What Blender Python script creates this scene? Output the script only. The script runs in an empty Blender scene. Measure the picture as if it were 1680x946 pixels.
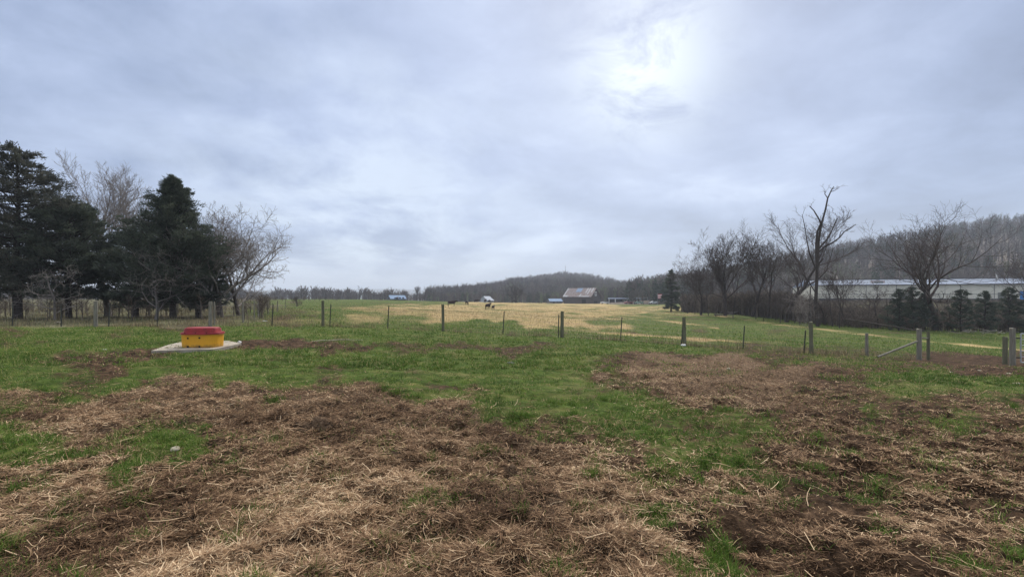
import bpy, bmesh, math, random
import numpy as np
from mathutils import Vector, Matrix
R = math.radians
random.seed(7); rng = np.random.default_rng(7)
scn = bpy.context.scene
COL = scn.collection
F, CX, HZ, EYE = 800.0, 840.0, 487.0, 1.6      # pinhole of the photograph (1680 px wide), eye height in metres

# ------------------------------------------------------------------ noise
def _h(ix, iy, s):
    a = (ix.astype(np.int64)*374761393 + iy.astype(np.int64)*668265263 + s*974711) & 0xffffffff
    a = ((a ^ (a >> 13))*1274126177) & 0xffffffff
    return ((a ^ (a >> 16)) & 0xffff)/65535.0
def vnoise(x, y, s=0):
    x = np.asarray(x, float); y = np.asarray(y, float)
    ix = np.floor(x); iy = np.floor(y); fx = x-ix; fy = y-iy
    fx = fx*fx*(3-2*fx); fy = fy*fy*(3-2*fy)
    a = _h(ix, iy, s); b = _h(ix+1, iy, s); c = _h(ix, iy+1, s); d = _h(ix+1, iy+1, s)
    return (a*(1-fx)+b*fx)*(1-fy) + (c*(1-fx)+d*fx)*fy
def fbm(x, y, o=4, s=0):
    t = 0; a = .5; n = 0
    for i in range(o):
        t = t + a*vnoise(x*2**i, y*2**i, s+i*17); n += a; a *= .5
    return t/n

# ------------------------------------------------------------------ terrain
_px = np.array([-900, 0, 300, 600, 850, 1100, 1350, 1680, 2500], float)
_yy = np.array([1, 3, 8, 14, 24, 40, 60, 75, 110, 175, 215, 270, 400, 7000], float)
_Z = np.array([
 [0, 0, 0, 0, 0, 0, 0, 0, 0],
 [0, 0, 0, 0, 0, 0, -.02, -.03, -.05],
 [.02, .02, 0, 0, 0, -.05, -.12, -.16, -.3],
 [.12, .12, .11, .05, -.05, -.17, -.35, -.55, -.9],
 [.18, .18, .13, .12, -.25, -.65, -1.0, -1.5, -2.1],
 [.05, .05, .1, .2, -.55, -1.3, -1.8, -2.6, -3.2],
 [.1, .1, .1, .1, -.95, -1.85, -2.4, -3.05, -3.6],
 [.2, .2, .2, .0, -1.15, -2.05, -2.3, -2.4, -3.0],
 [.35, .35, .35, .2, -1.6, -2.45, -.1, .1, .1],
 [.7, .7, .7, .7, -.85, -2.55, .2, .3, .3],
 [.9, .9, .9, .9, -1.0, -2.35, .3, .4, .4],
 [-.8, -.8, -.8, -.8, -2.0, -2.7, .3, .4, .4],
 [-3, -3, -3, -3, -3, -3, 0, 0, 0],
 [-3, -3, -3, -3, -3, -3, -3, -3, -3]], float)
NU, NV = 400, 400
_u = np.linspace(_px[0], _px[-1], NU); _v = np.linspace(math.log(_yy[0]), math.log(_yy[-1]), NV)
_t = np.array([np.interp(_u, _px, r) for r in _Z])
_T = np.array([np.interp(_v, np.log(_yy), _t[:, i]) for i in range(NU)]).T
def _blur(A, k, ax):
    P = np.concatenate([np.repeat(A.take([0], ax), k, ax), A, np.repeat(A.take([-1], ax), k, ax)], ax)
    c = np.cumsum(np.concatenate([np.zeros_like(P.take([0], ax)), P], ax), ax)
    n = A.shape[ax]; w = 2*k+1
    return (c.take(range(w, w+n), ax) - c.take(range(0, n), ax))/w
for _ in range(2): _T = _blur(_blur(_T, 6, 0), 12, 1)
def zs(x, y):
    x = np.asarray(x, float); y = np.maximum(np.asarray(y, float), 1.0)
    u = np.clip(CX+F*x/y, _px[0]+1, _px[-1]-1); v = np.clip(np.log(y), _v[0], _v[-1]-1e-6)
    a = (u-_u[0])/(_u[1]-_u[0]); b = (v-_v[0])/(_v[1]-_v[0])
    i = np.clip(a.astype(int), 0, NU-2); j = np.clip(b.astype(int), 0, NV-2); a = a-i; b = b-j
    return (_T[j, i]*(1-a)+_T[j, i+1]*a)*(1-b) + (_T[j+1, i]*(1-a)+_T[j+1, i+1]*a)*b
def Z(x, y): return float(zs(x, y))
def at(px, Y, row=None):
    """point on the ground (or at an image row) along a bearing, at depth Y"""
    x = (px-CX)/F*Y
    return Vector((x, Y, Z(x, Y) if row is None else EYE-(row-HZ)/F*Y))
def gp(px, row):
    """ground point seen at a given row"""
    best = None
    Y = 1.8
    while Y < 260:
        x = (px-CX)/F*Y
        if HZ+F*(EYE-Z(x, Y))/Y <= row: return Vector((x, Y, Z(x, Y)))
        Y *= 1.004
    return Vector((x, Y, Z(x, Y)))

# ground cover read off the image, laid out by pixel row and column: G green, g thin green on mud, s green and straw, S straw, M mud, m mud and straw, T dry tan field, t tan and green, W weeds
COVER = [
 (488, "WWWWWWWWGGGGGtttTtGGGWWWWWWWW"), (498, "WWWWWWWWGGGGtTTTTtGtGWWWWWWWW"), (504, "WWWWWWWWGGtTTTTTTTtTtGWWWWWWW"),
 (510, "WWWWWWWWtGTTtTTTTTTtTtGWWWWWW"), (518, "WWWWWWWWGtTTTTTTTtGtGGGGWWWWW"), (525, "WWWWWWWWttttTTTTTGGGGGGGGGWWW"),
 (532, "WWWWWWWWtttttGGTTtGGGGGGGGGGW"), (540, "GGGGGGGGGGGGGGGGtGGGGGGGGGGGG"), (550, "GGGGGGGGGGGGGGGGGGGtGGGGGGGGG"),
 (560, "GGGGGGGGGGGGGGGGGGGGsGGGGGGGG"), (567, "GGGggGMMMMmgggggGgggggggGGGGG"), (575, "GGggMMMMMMMgggggGggggggggGGGG"),
 (585, "GgMMMgGGGGGGGGGGgmmggggggMMMM"), (598, "GGgGGGGGGGGGGGGGgmSSSmggggMMM"), (612, "GGGGGgGGGGGGGGGGgmSSSSSmgggMM"),
 (630, "GGGssSSsssGGGGGGGgmSSSSmmGGGg"), (650, "sssSSSSSSSSsGGGGGggmmSmmmgGGG"), (672, "sSSSSSSSSSSSSsGGGGgggmmmmggsg"),
 (700, "GsSsgsSSSSSSSSsggGGggmmmgmmgm"), (735, "GGssGGsSSSSSSSSsgggGggmMmgMmm"), (775, "ssSSGsGsSSSSSSSSSsggggmMgmMmm"),
 (820, "SSSSsSSSSSSSSSSSSSsgmmMMMMmMm"), (870, "gSSSsSSSSSSSSSSSSSSsmmmMgmMmg"), (920, "SSSSSSSSSSSgSSSSgSSmmmmMmMmmg"), (960, "SSSSSSSSSSGsSSSSSSSmmgmMmMmmm")]
#                    green straw mud tan weed
CH = {'G': (.88, .03, .10, 0, 0), 'g': (.55, .10, .5, 0, 0), 's': (.55, .52, .2, 0, 0), 'S': (.22, 1.05, .1, 0, 0), 'M': (.16, .14, 1, 0, 0),
      'm': (.26, .38, .6, 0, 0), 'T': (.95, 0, .0, .68, 0), 't': (.95, 0, 0, .50, 0), 'W': (.45, 0, .0, .15, .66)}
CM = np.array([[CH[c] for c in s[:29].ljust(29, 'G')] for _, s in COVER], float)
CR = np.array([r for r, _ in COVER], float)
STREAK = [([(1120, 511), (1200, 521), (1300, 537), (1400, 548), (1500, 557), (1690, 576), (1800, 588)], 2.2),
          ([(800, 533), (900, 538), (1000, 546), (1100, 553), (1200, 560), (1290, 563)], 2.2), ([(980, 513), (1060, 519), (1130, 530), (1180, 540)], 2.6),
          ([(560, 508), (640, 500), (700, 498)], 2.0)]
def cover(x, y):
    x = np.asarray(x, float); y = np.asarray(y, float); yc = np.maximum(y, 1.5)
    row = HZ+F*(EYE-zs(x, y))/yc; px = CX+F*x/yc
    d = np.sqrt(x*x+yc*yc)
    sc = 1.0+np.minimum(d, 60)*.12+np.maximum(d-60, 0)*.025
    px = px + (fbm(x/sc*1.1, y/sc*1.1, 4, 3)-.5)*150 + (fbm(x/sc*5, y/sc*5, 3, 33)-.5)*90
    rw = np.clip(row-HZ, 1, 600)
    row = HZ + rw*(1+(fbm(x/sc*1.1, y/sc*.8, 4, 9)-.5)*.40 + (fbm(x/sc*4.3, y/sc*4.3, 3, 13)-.5)*.28)
    a = np.clip(px/60.0, 0, 27.999); i = a.astype(int); a = a-i
    b = np.interp(row, CR, np.arange(len(CR))); b = np.clip(b, 0, len(CR)-1.001); j = b.astype(int); b = b-j
    a = a[..., None]; b = b[..., None]
    W = (CM[j, i]*(1-a)+CM[j, i+1]*a)*(1-b)+(CM[j+1, i]*(1-a)+CM[j+1, i+1]*a)*b
    W = W.copy()
    px0 = CX+F*x/yc; row0 = HZ+F*(EYE-zs(x, y))/yc
    for pts, w in STREAK:
        xs = [p[0] for p in pts]; ys = [p[1] for p in pts]
        c = np.interp(px0, xs, ys); m = np.exp(-((row0-c)/(w*1.35))**2)*((px0 > xs[0]) & (px0 < xs[-1]))*np.clip(fbm(x/4, y/4, 3, 5)*2.2-.3, 0, 1)
        W[..., 3] = np.maximum(W[..., 3], m*.70)
    # break the patches up with finer noise of their own
    for k, (s, am) in enumerate(((21, 1.2), (22, 1.2), (23, 1.0), (24, 1.0), (25, .6))):
        W[..., k] = np.clip(W[..., k] + (fbm(x/sc*3.1, y/sc*3.1, 4, s)-.5)*am*(.25+W[..., k]), 0, 1.4)
    return W

def relief(x, y, W):
    d = np.sqrt(x*x+y*y); f = np.clip(1.5-d/30, 0, 1)
    straw = W[..., 1]; mud = W[..., 2]
    h = (fbm(x*1.3, y*1.3, 3, 41)-.5)*.13
    h += (fbm(x*4.5, y*4.5, 3, 42)-.5)*(.06+.12*straw+.08*mud)
    n = fbm(x*11, y*11, 2, 43)
    h += (n-.5)*(.02+.05*straw+.07*mud)
    hole = np.clip((vnoise(x*3.2, y*3.2, 44)-.80)*6, 0, 1)
    h -= hole*(.07*mud+.08*straw)
    return h*f

def link(name, me, mats=(), parent=None, loc=None):
    o = bpy.data.objects.new(name, me); COL.objects.link(o)
    if me is not None:
        for m in (mats if isinstance(mats, (list, tuple)) else [mats]): me.materials.append(m)
    if parent is not None: o.parent = parent
    if loc is not None: o.location = loc
    return o
def tag(o, label=None, cat=None, group=None, kind=None):
    if label: o['label'] = label
    if cat: o['category'] = cat
    if group: o['group'] = group
    if kind: o['kind'] = kind
    return o
def empty(name, loc, rz=0, **k):
    o = bpy.data.objects.new(name, None); COL.objects.link(o); o.location = loc; o.rotation_euler = (0, 0, rz)
    o.empty_display_size = .2
    return tag(o, **k)
def npmesh(name, V, Fc, smooth=False, attrs=None):
    V = np.ascontiguousarray(V, dtype=np.float32); Fc = np.ascontiguousarray(Fc, dtype=np.int32)
    me = bpy.data.meshes.new(name); n, k = Fc.shape
    me.vertices.add(len(V)); me.vertices.foreach_set('co', V.ravel())
    me.loops.add(n*k); me.loops.foreach_set('vertex_index', Fc.ravel())
    me.polygons.add(n); me.polygons.foreach_set('loop_start', np.arange(0, n*k, k, dtype=np.int32))
    if smooth: me.polygons.foreach_set('use_smooth', np.ones(n, bool))
    for an, av in (attrs or {}).items():
        av = np.asarray(av, dtype=np.float32)
        if av.ndim == 1:
            a = me.attributes.new(an, 'FLOAT', 'POINT'); a.data.foreach_set('value', av)
        else:
            a = me.attributes.new(an, 'FLOAT_VECTOR', 'POINT'); a.data.foreach_set('vector', np.ascontiguousarray(av).ravel())
    me.update(calc_edges=True)
    return me

# ------------------------------------------------------------------ materials
class NT:
    def __init__(s, name):
        s.m = bpy.data.materials.new(name); s.m.use_nodes = True; s.t = s.m.node_tree; s.b = s.t.nodes['Principled BSDF']
    def n(s, ty, **k):
        o = s.t.nodes.new(ty)
        for a, b in k.items():
            if a.startswith('i_'): o.inputs[a[2:].replace('_', ' ')].default_value = b
            else: setattr(o, a, b)
        return o
    def l(s, a, b): s.t.links.new(a, b)
    def noise(s, scale, detail=4, rough=.6, vec=None):
        o = s.n('ShaderNodeTexNoise'); o.inputs['Scale'].default_value = scale; o.inputs['Detail'].default_value = detail; o.inputs['Roughness'].default_value = rough
        if vec is not None: s.l(vec, o.inputs['Vector'])
        return o.outputs['Fac']
    def ramp(s, fac, stops):
        o = s.n('ShaderNodeValToRGB'); e = o.color_ramp.elements
        while len(e) < len(stops): e.new(.5)
        for i, (p, c) in enumerate(stops): e[i].position = p; e[i].color = (*c, 1) if len(c) == 3 else c
        s.l(fac, o.inputs['Fac']); return o.outputs['Color']
    def mix(s, fac, a, b, blend='MIX'):
        o = s.n('ShaderNodeMix', data_type='RGBA', blend_type=blend)
        if isinstance(fac, (int, float)): o.inputs[0].default_value = fac
        else: s.l(fac, o.inputs[0])
        for i, v in ((6, a), (7, b)):
            if isinstance(v, tuple): o.inputs[i].default_value = (*v, 1)
            else: s.l(v, o.inputs[i])
        return o.outputs[2]
    def math(s, op, a, b=None, clamp=False):
        o = s.n('ShaderNodeMath', operation=op, use_clamp=clamp)
        for i, v in ((0, a), (1, b)):
            if v is None: continue
            if isinstance(v, (int, float)): o.inputs[i].default_value = v
            else: s.l(v, o.inputs[i])
        return o.outputs[0]
    def attr(s, name):
        o = s.n('ShaderNodeAttribute', attribute_name=name); return o
    def bump(s, h, strength=.5, dist=.02):
        o = s.n('ShaderNodeBump'); o.inputs['Strength'].default_value = strength; o.inputs['Distance'].default_value = dist
        s.l(h, o.inputs['Height']); s.l(o.outputs[0], s.b.inputs['Normal'])
def mat(name, c1, c2=None, scale=6, rough=.85, metal=0, detail=5, bump=0, obj=True, stretch=None, spec=.15, lo=.3, hi=.7):
    t = NT(name); t.b.inputs['Roughness'].default_value = rough; t.b.inputs['Metallic'].default_value = metal
    t.b.inputs['Specular IOR Level'].default_value = spec
    c2 = c2 or tuple(v*.75 for v in c1)
    tc = t.n('ShaderNodeTexCoord').outputs['Object']
    if stretch:
        mp = t.n('ShaderNodeMapping'); mp.inputs['Scale'].default_value = stretch; t.l(tc, mp.inputs['Vector']); tc = mp.outputs[0]
    f = t.noise(scale, detail, .65, tc)
    t.l(t.ramp(f, [(lo, c1), (hi, c2)]), t.b.inputs['Base Color'])
    if bump: t.bump(f, bump, .02)
    return t.m
def tintmat(name, stops, rough=.8, transl=0, spec=.04):
    t = NT(name); t.b.inputs['Roughness'].default_value = rough; t.b.inputs['Specular IOR Level'].default_value = spec
    c = t.ramp(t.attr('tint').outputs['Fac'], stops); t.l(c, t.b.inputs['Base Color'])
    if transl:
        tr = t.n('ShaderNodeBsdfTranslucent'); t.l(c, tr.inputs['Color']); mx = t.n('ShaderNodeMixShader'); mx.inputs[0].default_value = transl
        t.l(t.b.outputs[0], mx.inputs[1]); t.l(tr.outputs[0], mx.inputs[2]); t.l(mx.outputs[0], t.t.nodes['Material Output'].inputs['Surface'])
    return t.m

def ground_material():
    t = NT('pasture_ground'); t.b.inputs['Roughness'].default_value = .95; t.b.inputs['Specular IOR Level'].default_value = .04
    pos = t.n('ShaderNodeNewGeometry').outputs['Position']
    a1 = t.n('ShaderNodeSeparateXYZ'); t.l(t.attr('cover_a').outputs['Vector'], a1.inputs[0])
    a2 = t.n('ShaderNodeSeparateXYZ'); t.l(t.attr('cover_b').outputs['Vector'], a2.inputs[0])
    g, s_, m = a1.outputs; ta, we, far = a2.outputs
    nf = t.noise(38, 6, .75, pos); nm = t.noise(7, 6, .7, pos); nl = t.noise(.9, 6, .65, pos); nx = t.noise(.12, 6, .65, pos)
    mp = t.n('ShaderNodeMapping'); mp.inputs['Scale'].default_value = (.25, 1.2, 1); t.l(pos, mp.inputs['Vector'])
    nst = t.noise(1.3, 6, .75, mp.outputs[0])
    nq = t.noise(2.6, 7, .75, pos)
    mud = t.ramp(nf, [(.25, (.018, .011, .007)), (.5, (.050, .030, .018)), (.75, (.125, .080, .048))])
    mud = t.mix(t.ramp(nq, [(.42, (0, 0, 0)), (.66, (.7, .7, .7))]), mud, (.105, .066, .040))
    mud = t.mix(1.0, mud, t.ramp(nm, [(.34, (.22, .22, .22)), (.60, (1.25, 1.25, 1.25))]), 'MULTIPLY')
    mud = t.mix(1.0, mud, t.ramp(nq, [(.38, (.5, .5, .5)), (.60, (1.3, 1.3, 1.3))]), 'MULTIPLY')
    straw = t.ramp(nf, [(.28, (.030, .019, .012)), (.5, (.115, .075, .047)), (.72, (.30, .21, .13))])
    green = t.ramp(nm, [(.25, (.026, .046, .011)), (.5, (.066, .108, .020)), (.75, (.13, .175, .038))])
    green = t.mix(t.math('MULTIPLY', t.ramp(nst, [(.4, (0, 0, 0)), (.7, (1, 1, 1))]), .55), green, (.14, .14, .045))
    gfine = t.ramp(nf, [(.3, (.35, .35, .35)), (.65, (1, 1, 1))])
    green = t.mix(.8, green, gfine, 'MULTIPLY')
    green = t.mix(.75, green, t.ramp(nq, [(.36, (.45, .50, .40)), (.52, (1, 1, 1)), (.68, (1.45, 1.3, 1.1))]), 'MULTIPLY')
    green = t.mix(t.ramp(nst, [(.50, (0, 0, 0)), (.72, (.75, .75, .75))]), green, (.17, .155, .06))
    tan = t.ramp(nst, [(.28, (.17, .12, .055)), (.5, (.40, .30, .14)), (.72, (.56, .47, .24))])
    tan = t.mix(.6, tan, t.ramp(nq, [(.36, (.45, .42, .36)), (.55, (1, 1, 1))]), 'MULTIPLY')
    tan = t.mix(t.math('MULTIPLY', t.ramp(nx, [(.4, (0, 0, 0)), (.65, (1, 1, 1))]), .5), tan, (.30, .19, .11))
    weed = t.ramp(nst, [(.3, (.045, .050, .024)), (.5, (.095, .092, .05)), (.72, (.20, .18, .11))])
    def th(w, n, k=4.0):
        # clumpy edges: weight against fine noise
        v = t.math('SUBTRACT', w, n); v = t.math('MULTIPLY', v, k); return t.math('ADD', v, .30, True)
    c = t.mix(th(g, nm), mud, green)
    c = t.mix(th(s_, nm), c, straw)
    c = t.mix(th(ta, nst, 3.0), c, tan)
    c = t.mix(th(we, nm), c, weed)
    t.l(c, t.b.inputs['Base Color'])
    h = t.math('ADD', t.math('MULTIPLY', nf, .5), t.math('MULTIPLY', nm, 1.2))
    t.bump(h, .9, .05)
    return t.m
M = {}
M['ground'] = ground_material()
M['straw'] = tintmat('straw_stalks', [(0, (.042, .024, .014)), (.35, (.165, .098, .056)), (.7, (.38, .25, .145)), (1, (.66, .50, .32))], .75, .15)
M['grass'] = tintmat('grass_blades', [(0, (.030, .065, .010)), (.5, (.086, .146, .026)), (.85, (.18, .235, .050)), (1, (.36, .30, .14))], .6, .3)
M['weedstem'] = tintmat('dry_weeds', [(0, (.055, .050, .028)), (.5, (.16, .135, .080)), (1, (.52, .41, .22))], .85, .15)
M['mudclod'] = mat('mud_clods', (.04, .024, .015), (.11, .07, .045), 30, .9)
M['bark'] = mat('bark', (.055, .043, .036), (.12, .098, .083), 7, .95, stretch=(1, 1, .25))
M['bark_dark'] = mat('bark_dark', (.032, .026, .024), (.075, .060, .052), 7, .95, stretch=(1, 1, .25))
M['bark_grey'] = mat('bark_grey', (.10, .088, .078), (.20, .18, .165), 7, .95, stretch=(1, 1, .25))
M['twig'] = mat('twigs', (.055, .042, .036), (.10, .078, .068), 3, .95)
M['twig_pale'] = mat('pale_twigs', (.17, .15, .135), (.27, .24, .215), 3, .95)
M['cedar'] = tintmat('cedar_foliage', [(0, (.060, .072, .058)), (.5, (.100, .120, .092)), (1, (.14, .155, .11))], .85, .35)
M['cedar_brown'] = tintmat('cedar_foliage_winter', [(0, (.060, .066, .058)), (.5, (.105, .112, .090)), (1, (.15, .14, .11))], .85, .35)
M['wood'] = mat('weathered_post_wood', (.11, .10, .075), (.27, .25, .20), 5, .9, stretch=(6, 6, .5), bump=.3)
M['wood_green'] = mat('mossy_post_wood', (.085, .085, .050), (.17, .165, .11), 5, .9, stretch=(6, 6, .5), bump=.3)
M['tpost'] = mat('steel_post', (.022, .032, .026), (.06, .055, .045), 8, .7, spec=.3)
M['wire'] = mat('rusty_wire', (.10, .085, .075), (.17, .15, .135), 20, .6, metal=.4)
M['galv'] = mat('galvanised_tube', (.38, .40, .41), (.52, .54, .55), 6, .5, metal=.5)

# ------------------------------------------------------------------ ground sheet
ang = np.concatenate([np.arange(-180, -64, 4.0), np.arange(-62, 62.01, .17), np.arange(64, 180, 4.0)])
ang = np.unique(np.round(ang, 4)); ang = ang[ang < 179.9]
rr = np.concatenate([[.4, .9, 1.4], 1280.0/np.linspace(680, 42, 470), np.geomspace(31.5, 300, 170), np.geomspace(315, 5400, 34)])
A, Rr = np.meshgrid(np.radians(ang), rr); X = Rr*np.sin(A); Y = Rr*np.cos(A)
W = cover(X, Y); ZZ = zs(X, Y)+relief(X, Y, W)
front = (Y > 30) & (Y < 400); ZZ = ZZ + np.where(front, (fbm(X/14, Y/14, 3, 71)-.5)*.5*np.clip((Y-30)/30, 0, 1), 0)
na, nr = len(ang), len(rr)
V = np.stack([X, Y, ZZ], -1).reshape(-1, 3)
i = np.arange(na); j = np.arange(nr-1); I, J = np.meshgrid(i, j); I2 = (I+1) % na
Fc = np.stack([J*na+I, J*na+I2, (J+1)*na+I2, (J+1)*na+I], -1).reshape(-1, 4)[:, ::-1]
V = np.vstack([V, [[0, 0, ZZ[0].mean()]]]); ctr = len(V)-1
Wf = np.vstack([W.reshape(-1, 5), [[.1, .5, .5, 0, 0]]])
me = npmesh('ground', V, Fc, True, {'cover_a': Wf[:, :3], 'cover_b': np.stack([Wf[:, 3], Wf[:, 4], Wf[:, 4]*0], -1)})
bm = bmesh.new(); bm.from_mesh(me); bm.verts.ensure_lookup_table()
bm.faces.new([bm.verts[k] for k in range(na)][::-1]) ; bm.to_mesh(me); bm.free()
tag(link('ground', me, M['ground']), kind='structure')
def gz(x, y):
    x = np.asarray(x, float); y = np.asarray(y, float)
    fr = np.where((y > 30) & (y < 400), (fbm(x/14, y/14, 3, 71)-.5)*.5*np.clip((y-30)/30, 0, 1), 0)
    return zs(x, y)+relief(x, y, cover(x, y))+fr
def onground(p): return Vector((p[0], p[1], float(gz(np.array([p[0]]), np.array([p[1]]))[0])))

# ------------------------------------------------------------------ scattered stalks and blades
def ribbons(name, P, az, el, L, wd, bend, tint, material, label, cat, K=2):
    """K-segment ribbons starting at P, heading az, rising at el, curving by bend"""
    n = len(P); pts = [P]; e = el.copy(); a = az.copy(); cur = P.copy()
    for k in range(K):
        d = np.stack([np.cos(a)*np.cos(e), np.sin(a)*np.cos(e), np.sin(e)], -1)
        cur = cur+d*(L/K)[:, None]; pts.append(cur); e = e+bend[:, 0]; a = a+bend[:, 1]
    s = np.stack([-np.sin(az), np.cos(az), np.zeros(n)], -1); s[:, 2] = rng.uniform(-.5, .5, n)
    vs = []
    for k, p in enumerate(pts):
        w = wd*(1-.75*k/K)*.5 if material is not M['straw'] else wd*.5
        vs += [p-s*w[:, None], p+s*w[:, None]]
    V = np.stack(vs, 1).reshape(-1, 3); m = 2*(K+1)
    base = (np.arange(n)*m)[:, None]
    Fc = np.concatenate([base+np.array([[2*k, 2*k+1, 2*k+3, 2*k+2]]) for k in range(K)], 0)
    me = npmesh(name, V, Fc, False, {'tint': np.repeat(tint, m)})
    return tag(link(name, me, material), label, cat, kind='stuff')
def scatter(n, r0, r1, pxa=-60, pxb=1740):
    row = rng.uniform(r0, r1, n); y = 1280.0/(row-HZ); px = rng.uniform(pxa, pxb, n); return (px-CX)/F*y, y
# straw litter
x, y = scatter(1500000, 585, 1010)
W = cover(x, y); d = y
cl = fbm(x*3.5, y*3.5, 3, 61)
c9 = fbm(x*9, y*9, 2, 64)
pr = np.clip(W[:, 1]*1.05-.10+W[:, 2]*.06-W[:, 0]*.15, .02, 1)*np.clip((cl*.6+c9*.4-.37)*6, .06, 1)
k = rng.random(len(x)) < pr*.70; x, y, W, cl = x[k], y[k], W[k], cl[k]; n = len(x)
z = gz(x, y)+rng.uniform(0, .03, n)*(.3+W[:, 1])+.003
flow = fbm(x*1.4, y*1.4, 2, 62)*14
az = flow+rng.normal(0, 1.5, n); sz = np.clip(1.0/(1+np.exp(-(y-9)/2))+.0, 0, 1)
L = rng.gamma(3, .017, n)+.018; L *= np.where((x > y*.35) & (y < 12), .6, 1.0); wd = rng.uniform(.0017, .0040, n)*(1+y*.09)
tint = np.clip(rng.beta(1.4, 2.5, n)*1.05+(fbm(x*1.1, y*1.1, 2, 67)-.5)*.9, 0, 1)
ribbons('straw_litter', np.stack([x, y, z], -1), az, rng.normal(.04, .17, n), L, wd, np.stack([rng.normal(-.10, .30, n), rng.normal(0, .45, n)], -1), tint, M['straw'],
        'matted brown straw and hay trampled over the muddy foreground', 'straw')
print('straw', n)
x, y = scatter(620000, 562, 800); W = cover(x, y)
pr = np.clip(W[:, 1]*1.0+W[:, 2]*.34-.08, 0, 1)*np.clip((fbm(x*6, y*6, 3, 65)-.36)*5, .08, 1); k = rng.random(len(x)) < pr*.8; x, y = x[k], y[k]; n = len(x)
ribbons('straw_chaff', np.stack([x, y, gz(x, y)+.004], -1), rng.uniform(0, 6.28, n), rng.normal(.05, .25, n), rng.uniform(.02, .075, n), rng.uniform(.003, .007, n)*(1+y*.07),
        np.stack([rng.normal(-.10, .30, n), rng.normal(0, .3, n)], -1), np.clip(rng.beta(1.6, 2.2, n)+(fbm(x*.8, y*.8, 2, 69)-.5)*.8, 0, 1), M['straw'], 'short broken straw chaff trodden into the mud further back', 'straw', 1)
# few long pale stalks
x, y = scatter(2500, 600, 1000); W = cover(x, y); k = rng.random(len(x)) < np.clip(W[:, 1]*.8+.1, 0, 1); x, y = x[k], y[k]; n = len(x)
ribbons('long_stalks', np.stack([x, y, gz(x, y)+.03], -1), rng.uniform(0, 6.28, n), rng.normal(.06, .12, n), rng.uniform(.08, .22, n), rng.uniform(.002, .0042, n)*(1+y*.05),
        np.stack([rng.normal(-.08, .12, n), rng.normal(0, .25, n)], -1), rng.uniform(.6, 1, n), M['straw'], 'longer pale stalks lying loose over the straw litter', 'straw', 3)
# grass blades
def grassy(n0, r0, r1, hmul, dens, wk, name, label, seed):
    x, y = scatter(n0, r0, r1); W = cover(x, y); cl = fbm(x*(5 if y.min() < 15 else 1.5), y*(5 if y.min() < 15 else 1.5), 3, seed); c2 = fbm(x*.9, y*.9, 3, seed+1)
    pr = np.clip(W[:, 0]*1.25-.18, 0, 1)*np.clip((cl-.43)*7, .03, 1)*dens*np.clip(1.35-W[:, 3]*2.6, .03, 1)*np.clip(1.2-W[:, 4]*2, .1, 1)
    k = rng.random(len(x)) < pr; x, y, cl, c2, W = x[k], y[k], cl[k], c2[k], W[k]; n = len(x)
    L = rng.gamma(5, .011, n)*hmul*(.6+cl)
    tint = np.clip(rng.normal(.42, .17, n)+(c2-.5)*.8+W[:, 3]*.3, 0, .97); tint = np.where(rng.random(n) < .10, 1, tint)
    ribbons(name, np.stack([x, y, gz(x, y)-.004], -1), rng.uniform(0, 6.28, n), rng.uniform(.5, 1.35, n), L, rng.uniform(.003, .0055, n)*wk(y),
            np.stack([rng.uniform(-.7, -.1, n), rng.normal(0, .2, n)], -1), tint, M['grass'], label, 'grass')
    print(name, n)
grassy(760000, 605, 1010, .72, 1.0, lambda y: 1+y*.10, 'grass_blades', 'short green grass sprouting through straw and mud in the foreground', 63)
grassy(620000, 532, 606, .95, .9, lambda y: 1.2+y*.13, 'pasture_grass', 'short green pasture grass around the waterer and up to the fence', 66)
grassy(170000, 497, 534, 2.3, .9, lambda y: 1.5+y*.12, 'field_grass', 'green grass tufts over the field between fence and thicket', 68)
# clover-like darker tufts in the foreground, thicker than the rest
tx, ty = scatter(240, 640, 990); Wt = cover(tx, ty); k = rng.random(len(tx)) < np.clip(Wt[:, 0]*.8+.12, 0, 1); tx, ty = tx[k], ty[k]
cnt = 170; x = np.repeat(tx, cnt)+rng.normal(0, .055, len(tx)*cnt)*np.repeat(rng.uniform(.4, 1.6, len(tx)), cnt); y = np.repeat(ty, cnt)+rng.normal(0, .05, len(tx)*cnt)*1.1; n = len(x)
ribbons('grass_tufts', np.stack([x, y, gz(x, y)], -1), rng.uniform(0, 6.28, n), rng.uniform(.5, 1.4, n), rng.uniform(.04, .11, n), rng.uniform(.003, .0055, n)*(1+y*.05),
        np.stack([rng.uniform(-.6, 0, n), rng.normal(0, .2, n)], -1), np.clip(rng.normal(.45, .18, n), 0, .95), M['grass'], 'thicker tufts of bright green grass dotted over mud and straw', 'grass')
# dry weeds along and beyond the fence line
def weeds(n0, fx, name, label, hmin, hmax, wfac, tm=.5):
    x, y = fx(n0); n = len(x)
    ribbons(name, np.stack([x, y, gz(x, y)-.02], -1), rng.uniform(0, 6.28, n), rng.uniform(1.1, 1.55, n), rng.uniform(hmin, hmax, n)*rng.uniform(.4, 1, n)*np.clip(y/45, 1, 1.6), rng.uniform(.006, .012, n)*wfac*np.maximum(1, y/30)**.8,
            np.stack([rng.normal(-.05, .12, n), rng.normal(0, .3, n)], -1), np.clip(rng.normal(tm, .22, n), 0, 1), M['weedstem'], label, 'weeds', K=2)
FP = [(-560, 25.5), (-200, 24.6), (157, 24.0), (345, 24.4), (530, 24.8), (727, 23.6), (922, 24.0), (1123, 22.6), (1331, 20.5), (1422, 20.9), (1508, 20.0)]
def fy(px): return np.interp(px, [a for a, _ in FP], [b for _, b in FP])
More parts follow.
